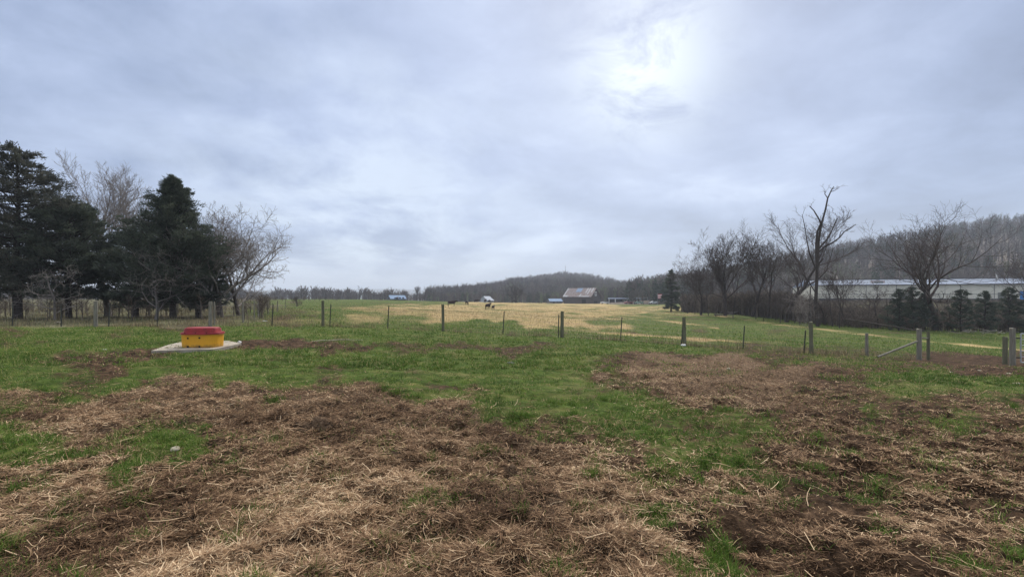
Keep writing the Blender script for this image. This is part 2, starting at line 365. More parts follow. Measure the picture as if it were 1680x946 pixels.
def f1(n):
    px = rng.uniform(-300, 1500, n); y = fy(px)+rng.normal(0, .28, n); keep = rng.random(n) < np.clip((fbm(px/40, px*0, 3, 81)-.3)*2.4, .05, 1); px, y = px[keep], y[keep]; return (px-CX)/F*y, y
weeds(15000, f1, 'fence_weeds', 'dry grass and weeds left standing along the wire fence', .12, .42, 1.5, .55)
def f2(n):
    px = rng.uniform(-300, 520, n); y = rng.uniform(24.8, 60, n)**1.0; keep = rng.random(n) < np.clip((fbm(px/25, y/2, 3, 82)-.3)*3, 0, 1)*np.clip((560-px)/200, 0, 1); px, y = px[keep], y[keep]; return (px-CX)/F*y, y
weeds(38000, f2, 'rough_weeds', 'rough olive brown weeds under the left hand trees beyond the fence', .12, .45, 1.6, .45)
def f3(n):
    px = rng.uniform(420, 1330, n); y = 24.5*np.exp(rng.uniform(0, 1.9, n)); X_ = (px-CX)/F*y; W = cover(X_, y); k = rng.random(n) < np.clip(W[:, 3]*1.3-.1, 0.04, 1); return X_[k], y[k]
weeds(150000, f3, 'dry_field_grass', 'dry tan grass of the field beyond the fence', .05, .20, 1.9, .8)

# ------------------------------------------------------------------ tubes and trees
def tubes(segs, sides=3):
    """segs: array n x 8 (p0, p1, r0, r1) to vertices and quads"""
    S = np.asarray(segs, float); p0 = S[:, 0:3]; p1 = S[:, 3:6]; d = p1-p0; L = np.linalg.norm(d, axis=1)+1e-9; d = d/L[:, None]
    ref = np.where(np.abs(d[:, 2:3]) > .9, np.array([[1., 0, 0]]), np.array([[0, 0, 1.]]))
    a = np.cross(d, ref); a /= np.linalg.norm(a, axis=1)[:, None]; b = np.cross(d, a)
    vs = []
    for p, r in ((p0, S[:, 6]), (p1, S[:, 7])):
        for k in range(sides):
            t = 2*math.pi*k/sides; vs.append(p+(a*math.cos(t)+b*math.sin(t))*r[:, None])
    n = len(S); V = np.stack(vs, 1).reshape(-1, 3); base = (np.arange(n)*2*sides)[:, None]
    Fc = np.concatenate([base+np.array([[k, (k+1) % sides, sides+(k+1) % sides, sides+k]]) for k in range(sides)], 0)
    return V, Fc
def segs_mesh(name, segs, sides=3, smooth=True):
    V, Fc = tubes(segs, sides); return npmesh(name, V, Fc, smooth)
def grow(rs, height, spread=.6, trunk_frac=.35, r0=.16, levels=4, kids=(9, 6, 5, 4), up=.25, wob=.18, lean=(0, 0), gnarl=1.0, twig_r=.006, low=.25, ratio=.52, droop=0, tl=.86):
    """bare tree; returns (trunk segments, branch segments)"""
    T, B = [], []
    def walk(p, d, L, r, lev):
        n = 7 if lev == 0 else (5 if lev == 1 else (4 if lev == 2 else 3))
        out = T if lev == 0 else B; pts = [p]; dirs = [d]; rad = [r]
        for s in range(n):
            d = (d+Vector((rs.gauss(0, wob), rs.gauss(0, wob), rs.gauss(0, wob*.6)+(up if lev else .12)*.35-droop*(lev == 1)*.2))*(gnarl if lev else .6)).normalized()
            q = p+d*(L/n); rb = r*(1-(.78 if lev else .62)*(s+1)/n); out.append((*p, *q, rad[-1], max(rb, twig_r*.7))); p = q; pts.append(p); dirs.append(d); rad.append(max(rb, twig_r*.7))
        if lev >= levels: return
        nk = kids[min(lev, len(kids)-1)]
        for c in range(nk):
            f = (low if lev == 0 else .18)+(1-(low if lev == 0 else .18))*((c+rs.random()*.9)/nk); f = min(f, .995)
            ii = min(int(f*n), n-1); q = pts[ii].lerp(pts[ii+1], f*n-ii); dd = dirs[ii+1]
            az = c*2.4+rs.random()*1.2; side = dd.orthogonal().normalized(); side.rotate(Matrix.Rotation(az, 3, dd))
            sp = spread*rs.uniform(.75, 1.3); nd = (dd*math.cos(sp)+side*math.sin(sp)).normalized()
            if lev == 0: ll = height*ratio*rs.uniform(.7, 1.15)*(1.15-.65*f)
            else: ll = L*rs.uniform(.38, .68)*(1.1-.45*f)
            walk(q, nd, ll, max(rad[ii]*rs.uniform(.45, .68), twig_r), lev+1)
    L0 = height*tl
    walk(Vector((0, 0, -.15)), Vector((lean[0], lean[1], 1)).normalized(), L0, r0, 0)
    S = np.array(T+B); 
    return T, B
def bare_tree(name, loc, label, height, group=None, bark='bark', twig='twig', seed=1, rz=0, cat='tree', **kw):
    rs = random.Random(seed); T, B = grow(rs, height, **kw)
    z = max(s[5] for s in T+B); k = height/z
    T = np.array(T); B = np.array(B); T[:, :6] *= k; B[:, :6] *= k
    o = empty(name, loc, rz, label=label, cat=cat, group=group)
    link('trunk', segs_mesh('trunk', T, 8), M[bark], o)
    link('crown', segs_mesh('crown', B, 3), M[twig], o)
    return o
def copy_tree(o, parent=None):
    c = o.copy(); COL.objects.link(c); c.parent = parent
    for ch in list(o.children): copy_tree(ch, c)
    return c

def blades(P, D, L, wd, tint, name):
    """leaf sprays: flat slivers from P along D; two crossed triangles each"""
    n = len(P); ref = rng.normal(size=(n, 3)); s = np.cross(D, ref); s /= np.linalg.norm(s, axis=1)[:, None]+1e-9; s2 = np.cross(D, s)
    t = P+D*L[:, None]
    V = np.stack([P-s*wd[:, None], P+s*wd[:, None], t, P-s2*wd[:, None], P+s2*wd[:, None], t], 1).reshape(-1, 3)
    Fc = np.arange(n*6).reshape(-1, 3)
    return npmesh(name, V, Fc, False, {'tint': np.repeat(tint, 6)})
def cedar(name, loc, label, height, width, group=None, seed=1, base=.12, nb=170, per=150, shape=1.0, top=.0, foliage='cedar', leafL=.17, leafW=.03, openness=.34, cat='tree', trunk_r=.2, rise=.35, only=False):
    g = np.random.default_rng(seed); segs = []; P = []; D = []; T = []
    h0 = height*base
    n = 10; tr = []
    for k in range(n):
        z0 = -.15+height*.96*k/n; z1 = -.15+height*.96*(k+1)/n
        tr.append((math.sin(k*.7+seed)*.05*k/n*2, math.cos(k*.9)*.05, z0, math.sin((k+1)*.7+seed)*.05*(k+1)/n*2, math.cos((k+1)*.9)*.05, z1, trunk_r*(1-k/n)+.02, trunk_r*(1-(k+1)/n)+.02))
    for b in range(nb):
        f = (b+g.random())/nb; z = h0+(height*.97-h0)*f
        prof = (1-f)**shape*(1-.55*max(0, .18-f)/.18)+top*math.sin(math.pi*min(1, f*1.02))
        Lb = width*.5*prof*g.uniform(.72, 1.15)+.25; a = b*2.39996+g.normal(0, .4); el = rise*(.5+f)+g.normal(0, .15)
        p = np.array([0, 0, z]); m = 6; dr = np.array([math.cos(a)*math.cos(el), math.sin(a)*math.cos(el), math.sin(el)]); pts = [p]
        for s in range(m):
            dr = dr+g.normal(0, .10, 3)+np.array([0, 0, -.03 if s < 3 else .05]); dr /= np.linalg.norm(dr); q = p+dr*Lb/m
            segs.append((*p, *q, .045*(1-s/m)*(.4+Lb/4)+.006, .045*(1-(s+1)/m)*(.4+Lb/4)+.004)); p = q; pts.append(p)
        pts = np.array(pts); K = int(per*(.25+Lb/(width*.5)))
        u = g.beta(2.0, 1.1, K)*m*.999; u = np.maximum(u, m*.12); ii = u.astype(int); q = pts[ii]+(pts[ii+1]-pts[ii])*(u-ii)[:, None]
        # secondary sprays: cluster centres around the branch
        nc = max(5, K//14); ci = g.integers(0, K, nc); cc = q[ci]+g.normal(0, 1, (nc, 3))*np.array([.16, .16, .09])*(.5+Lb*.28)
        if openness: keep = g.random(nc) > openness; cc = cc[keep] if keep.any() else cc
        pick = g.integers(0, len(cc), K); pp = cc[pick]+g.normal(0, 1, (K, 3))*np.array([.13, .13, .07])*(.7+.15*Lb)
        dd = (pp-np.array([0, 0, z]))*np.array([1, 1, .6]); dd /= np.linalg.norm(dd, axis=1)[:, None]+1e-6
        dd = dd+g.normal(0, .5, (K, 3))+np.array([0, 0, .35]); dd /= np.linalg.norm(dd, axis=1)[:, None]
        P.append(pp); D.append(dd); T.append(np.clip(g.normal(.45, .2, K)+g.normal(0, .15), 0, 1))
    P = np.concatenate(P); D = np.concatenate(D); T = np.concatenate(T); P[:, 2] = np.minimum(P[:, 2], height)
    o = empty(name, loc, 0, label=label, cat=cat, group=group)
    t = link('trunk', segs_mesh('trunk', tr+segs, 6), M['bark_dark'], o)
    me = blades(P, D, g.uniform(.6, 1.3, len(P))*leafL, g.uniform(.7, 1.2, len(P))*leafW, T, 'crown'); link('crown', me, M[foliage], o)
    return o

# --- left hand group beyond the fence
cedar('cedar_tree', at(28, 34), 'largest dark cedar, cut by the left edge, leaning over the fence', 12.1, 9.5, seed=3, base=.14, nb=150, per=300, shape=.55, top=.12, openness=.35, foliage='cedar_brown', rise=.15, trunk_r=.28, leafL=.2)
cedar('cedar_tree', at(-70, 33), 'dark cedar whose boughs come in from beyond the left edge', 9.5, 8, seed=13, base=.1, nb=130, per=260, shape=.5, top=.1, rise=.15)
cedar('cedar_tree', at(112, 35), 'lower rounded dark cedar between the largest cedar and the tall bare tree', 8.3, 7.6, seed=4, base=.16, nb=150, per=330, shape=.5, top=.1, rise=.3)
cedar('cedar_tree', at(283, 34), 'pointed conical cedar behind the yellow waterer', 9.9, 9.2, seed=5, base=.10, nb=270, per=280, shape=.95, top=.0, rise=.62, openness=.25)
cedar('cedar_tree', at(222, 37), 'low broad cedar filling the gap left of the conical cedar', 6.2, 6.5, seed=6, base=.1, nb=110, per=280, shape=.5, top=.1)
cedar('cedar_tree', at(325, 36), 'small dark cedar half hidden to the right of the conical cedar', 5.2, 4.2, seed=8, base=.12, nb=90, per=230, shape=.6)
bare_tree('bare_tree', at(178, 38), 'tall pale bare tree rising between the cedars on the left', 13.4, bark='bark_grey', twig='twig_pale', seed=11, r0=.24, spread=.60, up=.40, kids=(11, 8, 7, 5), low=.35, wob=.2, tl=.6, ratio=.55, twig_r=.010)
bare_tree('bare_tree', at(362, 36), 'wide spreading bare tree with low limbs right of the conical cedar', 8.8, bark='bark', twig='twig_pale', seed=12, r0=.24, spread=.95, up=.42, kids=(14, 9, 8, 5), low=.10, wob=.2, ratio=.62, lean=(.03, 0), tl=.62, twig_r=.012)
bare_tree('bare_tree', at(392, 39), 'smaller bare tree overlapping the right side of the wide spreading one', 7.4, bark='bark', twig='twig_pale', seed=17, r0=.16, spread=.9, up=.35, kids=(12, 9, 7, 4), low=.12, ratio=.62, tl=.6, twig_r=.011)
bare_tree('bare_tree', at(255, 32), 'low tangled bare tree in front of the conical cedar', 4.8, bark='bark_grey', twig='twig_pale', seed=14, r0=.1, spread=1.2, up=.15, kids=(11, 7, 6), levels=3, low=.15, ratio=.75, twig_r=.008)
bare_tree('bare_tree', at(90, 31.5), 'small crooked bare tree under the left cedars', 3.6, bark='bark_grey', twig='twig_pale', seed=15, r0=.08, spread=1.25, up=.1, kids=(9, 7, 6), levels=3, low=.15, ratio=.7, twig_r=.008)
bare_tree('bare_tree', at(222, 42), 'thin bare tree top showing left of the conical cedar', 10.0, bark='bark_grey', twig='twig_pale', seed=16, r0=.14, spread=.5, up=.5, kids=(9, 7, 6, 4), low=.4, twig_r=.010)
# --- right hand copse
def rb(px, Y, h, label, seed, **k):
    k.setdefault('bark', 'bark_dark'); k.setdefault('twig', 'twig'); return bare_tree('bare_tree', at(px, Y), label, h, seed=seed, **k)
rb(1190, 88, 17.6, 'broad round headed bare tree above the fallen logs', 21, r0=.36, spread=.68, up=.30, kids=(13, 9, 8, 5), low=.28, ratio=.74, twig_r=.019, tl=.5)
rb(1150, 95, 13.2, 'bare tree with wispy crown just right of the dark conifer', 22, r0=.26, spread=.80, up=.22, kids=(11, 8, 7, 4), low=.30, ratio=.8, twig_r=.019, tl=.5)
rb(1234, 84, 16.0, 'dense bare tree between the round headed tree and the forked one', 23, r0=.28, spread=.62, up=.35, kids=(10, 8, 7, 4), low=.35, ratio=.62, twig_r=.017, tl=.55)
rb(1290, 70, 16.8, 'forked bare tree with crooked limbs left of the tallest snag', 24, r0=.30, spread=.58, up=.30, kids=(9, 7, 7, 4), low=.42, ratio=.60, wob=.26, twig_r=.015, tl=.55)
rb(1318, 72, 11.2, 'bare tree crowded against the left side of the tallest snag', 25, r0=.20, spread=.65, kids=(8, 7, 6, 4), low=.35, twig_r=.012, tl=.6, ratio=.6)
rb(1260, 80, 13.2, 'slim bare tree low in front of the wooded ridge between two bigger ones', 26, r0=.2, spread=.6, kids=(8, 7, 6, 4), low=.4, twig_r=.013, tl=.6, ratio=.6)
rb(1385, 66, 8.4, 'small bare tree at the left end of the long metal building', 27, r0=.14, spread=.7, kids=(9, 7, 6, 4), low=.3, twig_r=.014, tl=.6, ratio=.62)
rb(1440, 62, 6.5, 'crooked little bare tree before the long metal building', 28, r0=.12, spread=.95, kids=(7, 6, 6), levels=3, low=.3, wob=.28, twig_r=.016, ratio=.75)
rb(1535, 60, 16.6, 'large wide bare tree with twin stems in front of the metal building', 29, r0=.40, spread=.78, up=.30, kids=(11, 8, 7, 4), low=.42, ratio=.80, twig_r=.0135, bark='bark', twig='twig', tl=.5)
rb(1690, 66, 11.0, 'bare tree leaning in at the right edge', 31, r0=.2, spread=.8, kids=(10, 8, 7, 4), low=.25, twig_r=.014, tl=.6, ratio=.6)
# the snag: hand laid limbs
def snag():
    p = at(1340, 62); o = empty('dead_tree', p, 0, label='tallest tree, a nearly dead snag with broken crooked limbs', cat='tree')
    def Q(px, row, dy=0): v = at(px, 62+dy, row); return v-p
    rs = random.Random(5)
    paths = [([(1342, 540), (1338, 500), (1340, 460), (1341, 425), (1343, 395), (1347, 370), (1354, 345), (1358, 325), (1364, 312), (1368, 306)], .23, .045),
             ([(1340, 430), (1339, 400), (1341, 380), (1347, 366), (1341, 355), (1335, 345), (1328, 338)], .16, .05),
             ([(1341, 415), (1352, 405), (1366, 398), (1377, 390), (1385, 380), (1396, 374), (1404, 368)], .13, .04),
             ([(1343, 408), (1357, 392), (1366, 376), (1374, 358)], .12, .06), ([(1377, 390), (1379, 381), (1381, 378)], .06, .03),
             ([(1358, 325), (1353, 318), (1355, 314)], .06, .03), ([(1362, 315), (1370, 312), (1377, 308)], .05, .02),
             ([(1338, 440), (1328, 415), (1324, 395), (1320, 370), (1316, 352)], .10, .03), ([(1340, 460), (1355, 445), (1362, 425), (1366, 410)], .08, .03),
             ([(1338, 480), (1326, 460), (1318, 450)], .08, .03), ([(1330, 545), (1328, 500), (1330, 470)], .14, .06)]
    T, B = [], []
    for k, (pts, r0, r1) in enumerate(paths):
        pp = [Q(a, b, rs.uniform(-.6, .6)*(i_ > 0 and k > 0)) for i_, (a, b) in enumerate(pts)]; n = len(pp)-1
        for q in range(n):
            ra = r0+(r1-r0)*q/n; rb_ = r0+(r1-r0)*(q+1)/n; (T if k == 0 else B).append((*pp[q], *pp[q+1], ra, rb_))
            for _ in range(2 if k else 1):
                if q < 1 or rs.random() < .25: continue
                a = pp[q].lerp(pp[q+1], rs.random()); d = Vector((rs.gauss(0, 1), rs.gauss(0, 1), rs.uniform(.2, 1.2))).normalized()
                for s in range(4):
                    b = a+d*rs.uniform(.2, .5); B.append((*a, *b, .022-.004*s, .016-.003*s))
                    for __ in range(2):
                        e = b+(d+Vector((rs.gauss(0, .7), rs.gauss(0, .7), rs.gauss(.1, .5)))).normalized()*rs.uniform(.2, .6); B.append((*b, *e, .011, .006))
                    a = b; d = (d+Vector((rs.gauss(0, .35), rs.gauss(0, .35), rs.gauss(.1, .3)))).normalized()
    link('trunk', segs_mesh('trunk', T, 8), M['bark_dark'], o); link('crown', segs_mesh('crown', B, 5), M['bark_dark'], o)
snag()
# slender thicket trees, copied
protos = [bare_tree('thicket_tree', at(1215, 78), 'slender bare tree inside the thicket between conifer and metal building', 7.5, group='slender trees of the right hand thicket', bark='bark_dark', twig='twig', seed=40+k, r0=.09, spread=.55+.2*k, kids=(9, 6, 4), levels=3, low=.25, twig_r=.011) for k in range(3)]
tr_spots = [(1128, 105), (1140, 100), (1162, 90), (1175, 84), (1203, 80), (1240, 78), (1252, 72), (1272, 74), (1280, 68), (1303, 68), (1312, 64), (1328, 68), (1352, 66), (1365, 63), (1377, 60), (1408, 62), (1425, 66), (1458, 60), (1478, 63), (1510, 62), (1560, 63), (1585, 62), (1655, 62)]
for k, (px, Y) in enumerate(tr_spots):
    o = protos[k] if k < 3 else copy_tree(protos[k % 3])
    o.location = at(px, Y); o.rotation_euler.z = k*1.7; s = random.uniform(.6, .95)*(.72 if px > 1400 else 1); o.scale = (s, s, s)
# dark conifer at the field end
cedar('conifer_tree', at(1101, 120), 'lone dark conifer with ragged layered boughs beyond the tan field', 10.6, 6.2, seed=50, base=.06, nb=80, per=170, shape=.85, top=.0, rise=.05, leafL=.3, leafW=.05, openness=.1)
# young cedars along the bank on the right
jl = [(1475, 'leftmost young cedar of the row before the metal building', 5.0), (1497, 'young cedar second from left, tight beside its neighbour', 5.4), (1516, 'thin young cedar touching the big twin stemmed bare tree', 4.6),
      (1576, 'young cedar just right of the big twin stemmed bare tree', 5.2), (1616, 'young cedar below the rooftop dish', 5.0), (1655, 'broad young cedar near the gate post', 5.6), (1695, 'young cedar cut by the right edge', 5.6)]
jp = None
for k, (px, lb, h) in enumerate(jl):
    if k < 2: jp2 = cedar('young_cedar', at(px, 58.5), lb, 5.2, 4.2+.7*k, seed=60+k, base=.03, nb=56, per=110, shape=.95, rise=.55, openness=.5, leafL=.2, leafW=.035, trunk_r=.08, group='young cedars before the metal building'); jp = [jp2] if k == 0 else jp+[jp2]; o = jp2
    else: o = copy_tree(jp[k % 2])
    o.location = at(px, 58.5+(k % 3)*1.2); o['label'] = lb; s = h/5.2; o.scale = (s, s, s); o.rotation_euler.z = k
# --- middle distance trees
bare_tree('bare_tree', at(846, 240), 'wide bare tree behind the cattle at the middle of the field', 11.3, seed=70, r0=.6, spread=.95, up=.3, kids=(12, 7, 5), levels=3, low=.12, ratio=.85, tl=.5, twig_r=.065, twig='bark_dark', bark='bark_dark')
bare_tree('bare_tree', at(1041, 245), 'small bare tree in front of the long low house', 6.5, seed=71, r0=.3, spread=.9, kids=(9, 6, 5), levels=3, low=.2, twig_r=.03, bark='bark_dark')
bare_tree('bare_tree', at(487, 75), 'little round bare bush alone in the left pasture', 1.7, seed=72, r0=.05, spread=1.0, kids=(12, 7, 5), levels=3, low=.05, ratio=.7, twig_r=.012, cat='bush')
# blossoming scrub tree behind the fence post on the right
bare_tree('scrub_tree', at(1335, 27), 'small pale twiggy scrub tree behind the fence post on the right', 3.1, seed=73, r0=.035, spread=1.0, up=.3, kids=(12, 8, 6), levels=3, low=.38, ratio=.45, twig='twig_pale', bark='bark_grey', twig_r=.006, wob=.3)
# far individual trees standing above the far wood line
far = [bare_tree('distant_tree', at(495, 330), 'taller bare tree standing out of the far wood line on the left', 12, group='taller trees of the far wood line', seed=80+k, r0=.3, spread=.55, up=.5, kids=(9, 6, 5), levels=3, low=.3, twig_r=.045, twig='twig', bark='bark') for k in range(3)]
for k, (px, h) in enumerate([(494, 11), (502, 10), (511, 9.5), (522, 11.5), (531, 10), (540, 9), (560, 8.5), (590, 11), (597, 10.5), (606, 11), (612, 9), (683, 10.5), (690, 12), (697, 11), (704, 9.5), (668, 8.5), (452, 8), (466, 8.5), (478, 9)]):
    o = far[k] if k < 3 else copy_tree(far[k % 3]); Y = 320+(k*37 % 50); p = at(px, Y); p.z = -2.6; o.location = p; s = h/11.; o.scale = (s, s, s); o.rotation_euler.z = k*2.1

# ------------------------------------------------------------------ hills
def hill_mat(name, c1, c2, sc):
    return mat(name, c1, c2, sc, .95, detail=8)
M['hill'] = hill_mat('hill_leaf_litter', (.075, .055, .042), (.125, .10, .075), .03)
M['farhill'] = hill_mat('far_hill', (.06, .07, .06), (.10, .10, .08), .004)
def ridge(name, pts, y0, y1, yb, base, material, nx=120, ny=40, rough=3.0, seed=0, power=.8):
    pxs = [p[0] for p in pts]; rws = [p[1] for p in pts]
    u = np.linspace(pxs[0], pxs[-1], nx); t = np.linspace(0, 1.6, ny); U, T_ = np.meshgrid(u, t)
    crest = EYE-(np.interp(U, pxs, rws)-HZ)/F*y1
    Yd = np.where(T_ <= 1, y0+(y1-y0)*T_, y1+(yb-y1)*(T_-1)/.6); Xd = (U-CX)/F*y1*(.35+.65*Yd/y1) if False else (U-CX)/F*Yd
    s = np.where(T_ <= 1, np.sin(np.clip(T_, 0, 1)*math.pi/2)**(1/power), 1-.8*((T_-1)/.6)**2)
    s = np.where(T_ <= 1, T_**power, s)
    Zd = base+(crest-base)*s+(fbm(Xd/(rough*12), Yd/(rough*12), 3, seed)-.5)*rough*np.clip(T_*3, 0, 1)
    V = np.stack([Xd, Yd, Zd], -1).reshape(-1, 3); j = np.arange(ny-1)[:, None]; i = np.arange(nx-1)[None, :]
    Fc = np.stack([j*nx+i, j*nx+i+1, (j+1)*nx+i+1, (j+1)*nx+i], -1).reshape(-1, 4)
    tag(link(name, npmesh(name, V, Fc, True), material), kind='structure')
    def f(px, tt):
        cr = EYE-(np.interp(px, pxs, rws)-HZ)/F*y1; Yq = y0+(y1-y0)*tt; Xq = (px-CX)/F*Yq
        return Xq, Yq, base+(cr-base)*tt**power+(fbm(Xq/(rough*12), Yq/(rough*12), 3, seed)-.5)*rough*np.clip(tt*3, 0, 1)
    return f
hill_r = ridge('hill', [(1000, 484), (1040, 476), (1075, 468), (1110, 464), (1160, 457), (1220, 446), (1300, 428), (1380, 410), (1440, 400), (1500, 391), (1580, 377), (1640, 366), (1700, 360), (1850, 345), (2200, 335), (2700, 350)], 250, 560, 900, -2.5, M['hill'], 160, 50, 3.5, 1, .85)
hill_m = ridge('hill', [(640, 491), (700, 490), (740, 486), (780, 481), (810, 476), (840, 469), (870, 463), (900, 459), (930, 458), (960, 461), (985, 465), (1010, 471), (1040, 473), (1080, 474), (1200, 476)], 420, 900, 1400, -3, M['hill'], 120, 40, 5, 2, .85)
ridge('far_hill', [(-900, 470), (-400, 466), (0, 470), (200, 474), (360, 472), (400, 476), (450, 479), (560, 475), (600, 474.5), (660, 474), (700, 475), (725, 473), (745, 475), (800, 477), (1000, 476), (1600, 474), (2600, 470)], 2600, 3900, 4600, -6, M['farhill'], 140, 20, 40, 3, .8)
# ------------------------------------------------------------------ woods that read as one mass
def mini_tree(seed, nb=9, tw=5, r=.035, evergreen=False):
    g = random.Random(seed); S = [(0, 0, 0, g.gauss(0, .02), g.gauss(0, .02), .5, r, r*.75)]
    top = Vector(S[0][3:6]); S.append((*top, top.x*1.5, top.y*1.3, .88, r*.7, r*.3)); Pp, Dd = [], []
    for b in range(nb):
        f = .25+.62*b/nb; a = b*2.4+g.random(); q = Vector((top.x*f, top.y*f, f)); el = g.uniform(.5, 1.15); L = g.uniform(.22, .36)*(1.2-f*.5)
        d = Vector((math.cos(a)*math.cos(el), math.sin(a)*math.cos(el), math.sin(el))); m = q+d*L*.5; e = m+(d+Vector((0, 0, .35))).normalized()*L*.6
        S += [(*q, *m, r*.42, r*.3), (*m, *e, r*.3, r*.12)]
        for t in range(tw):
            s = q.lerp(e, g.uniform(.3, 1)); Pp.append(s); Dd.append((d+Vector((g.gauss(0, .7), g.gauss(0, .7), g.uniform(0, .9)))).normalized()*g.uniform(.08, .2))
    V, Fc = tubes(S, 3); V = list(V); T = [tuple(f) for f in Fc]
    tris = []
    for f in Fc: tris += [(f[0], f[1], f[2]), (f[0], f[2], f[3])]
    for p, d in zip(Pp, Dd):
        sd = d.cross(Vector((g.gauss(0, 1), g.gauss(0, 1), g.gauss(0, 1)))).normalized()*r*.22; n = len(V); V += [p-sd, p+sd, p+d]; tris.append((n, n+1, n+2))
    return np.array([tuple(v) for v in V]), np.array(tris)
def mini_pine(seed):
    g = random.Random(seed); V = []; tris = []
    for b in range(46):
        f = (b+g.random())/46; z = .12+.86*f; a = b*2.4; L = (.30*(1-f)**.8+.04)*g.uniform(.7, 1.2); d = Vector((math.cos(a), math.sin(a), g.uniform(-.2, .45))).normalized()
        for t in range(3):
            p = Vector((0, 0, z))+d*L*(.15+.3*t); e = p+(d+Vector((g.gauss(0, .4), g.gauss(0, .4), g.gauss(0, .3)))).normalized()*L*.55
            s = Vector((g.gauss(0, 1), g.gauss(0, 1), g.gauss(0, 1))).normalized()*.035; n = len(V); V += [p-s, p+s, e]; tris.append((n, n+1, n+2))
    return np.array([tuple(v) for v in V]), np.array(tris)
def wood(name, X_, Y_, Z_, H, protos, tint, material, label, wid=1.0, cat='woods'):
    Vs, Fs, Ts = [], [], []; off = 0; k = len(protos); pick = rng.integers(0, k, len(X_))
    for q in range(k):
        m = pick == q; n = int(m.sum())
        if not n: continue
        PV, PF = protos[q]; a = rng.uniform(0, 6.28, n); c, s = np.cos(a)[:, None], np.sin(a)[:, None]; h = H[m][:, None]; w = h*wid
        vx = (PV[None, :, 0]*c-PV[None, :, 1]*s)*w+X_[m][:, None]; vy = (PV[None, :, 0]*s+PV[None, :, 1]*c)*w+Y_[m][:, None]; vz = PV[None, :, 2]*h+Z_[m][:, None]-.1
        Vs.append(np.stack([vx, vy, vz], -1).reshape(-1, 3)); Fs.append((PF[None]+(np.arange(n)*len(PV))[:, None, None]+off).reshape(-1, 3)); Ts.append(np.repeat(tint[m], len(PV))); off += n*len(PV)
    me = npmesh(name, np.concatenate(Vs), np.concatenate(Fs), False, {'tint': np.concatenate(Ts)})
    return tag(link(name, me, material), label, cat, kind='stuff')
MT = [mini_tree(k) for k in range(6)]; MP = [mini_pine(k) for k in range(3)]; MTf = [mini_tree(20+k, 10, 6, .05) for k in range(5)]
M['woods'] = tintmat('bare_woods', [(0, (.046, .036, .032)), (.4, (.090, .070, .060)), (.75, (.135, .108, .088)), (.9, (.12, .13, .07)), (1, (.14, .16, .08))], .95)
M['pines'] = tintmat('evergreen_woods', [(0, (.016, .026, .014)), (1, (.045, .06, .028))], .95)
n = 6500; px = rng.uniform(1030, 2300, n); tt = rng.random(n)**1.1*1.02; x, y, z = hill_r(px, np.clip(tt, 0, 1.0))
tn = np.clip(rng.normal(.4, .16, n)+(fbm(x/40, y/40, 3, 91)-.5)*1.6, 0, .85); tn = np.where((rng.random(n) < .05) & (tt < .3), 1, tn)
ev = (fbm(x/30, y/30, 3, 92) > .60) & (rng.random(n) < .45)
wood('ridge_woods', x[~ev], y[~ev], z[~ev], rng.uniform(5.5, 12.5, (~ev).sum())*(.75+.6*fbm(x[~ev]/25, y[~ev]/25, 2, 97)), MT, tn[~ev], M['woods'], 'leafless grey brown woods covering the right hand ridge')
wood('ridge_evergreens', x[ev], y[ev], z[ev], rng.uniform(8, 13, ev.sum()), MP, tn[ev], M['pines'], 'dark evergreens mixed into the woods of the right hand ridge')
n = 5200; px = rng.uniform(700, 1120, n); tt = rng.random(n)**1.0; x, y, z = hill_m(px, tt)
tn = np.clip(rng.normal(.4, .16, n)+(fbm(x/60, y/60, 3, 93)-.5)*1.6, 0, .85); ev = (fbm(x/40, y/40, 3, 94) > .58) & (rng.random(n) < .4)
wood('knoll_woods', x[~ev], y[~ev], z[~ev], rng.uniform(6, 14, (~ev).sum())*(.75+.6*fbm(x[~ev]/30, y[~ev]/30, 2, 98)), MTf, tn[~ev], M['woods'], 'leafless woods on the rounded hill behind the old barn')
wood('knoll_evergreens', x[ev], y[ev], z[ev], rng.uniform(8, 13, ev.sum()), MP, tn[ev], M['pines'], 'evergreens scattered over the rounded hill behind the old barn')
# wood line beyond the field
n = 2600; px = rng.uniform(-700, 800, n); y = rng.uniform(330, 520, n); x = (px-CX)/F*y
hh = (6.8+6.5*fbm(px/22, px*0, 3, 95))*np.where((px > 620) & (px < 800), .80, 1)*rng.uniform(.75, 1.15, n)
wood('far_woods', x, y, np.full(n, -3.0), hh, MTf, np.clip(rng.normal(.35, .15, n), 0, .8), M['woods'], 'long line of leafless woods beyond the field on the left')
n = 900; px = np.concatenate([rng.uniform(985, 1110, 500), rng.uniform(700, 930, 400)]); y = rng.uniform(320, 420, n); x = (px-CX)/F*y
hz_ = np.where(px > 950, rng.uniform(6, 12, n), rng.uniform(5, 8.5, n)); tn = np.clip(rng.normal(.45, .2, n), 0, .85); tn = np.where(rng.random(n) < .22, 1, tn); ev = rng.random(n) < .22
wood('valley_woods', x[~ev], y[~ev], np.full((~ev).sum(), -3.), hz_[~ev], MTf, tn[~ev], M['woods'], 'bare and budding trees at the hill foot behind the low buildings')
wood('valley_evergreens', x[ev], y[ev], np.full(ev.sum(), -3.), hz_[ev], MP, tn[ev], M['pines'], 'dark evergreens at the hill foot behind the low buildings')
M['brush'] = tintmat('bank_brush', [(0, (.060, .050, .042)), (.5, (.125, .10, .080)), (1, (.23, .19, .15))], .95)
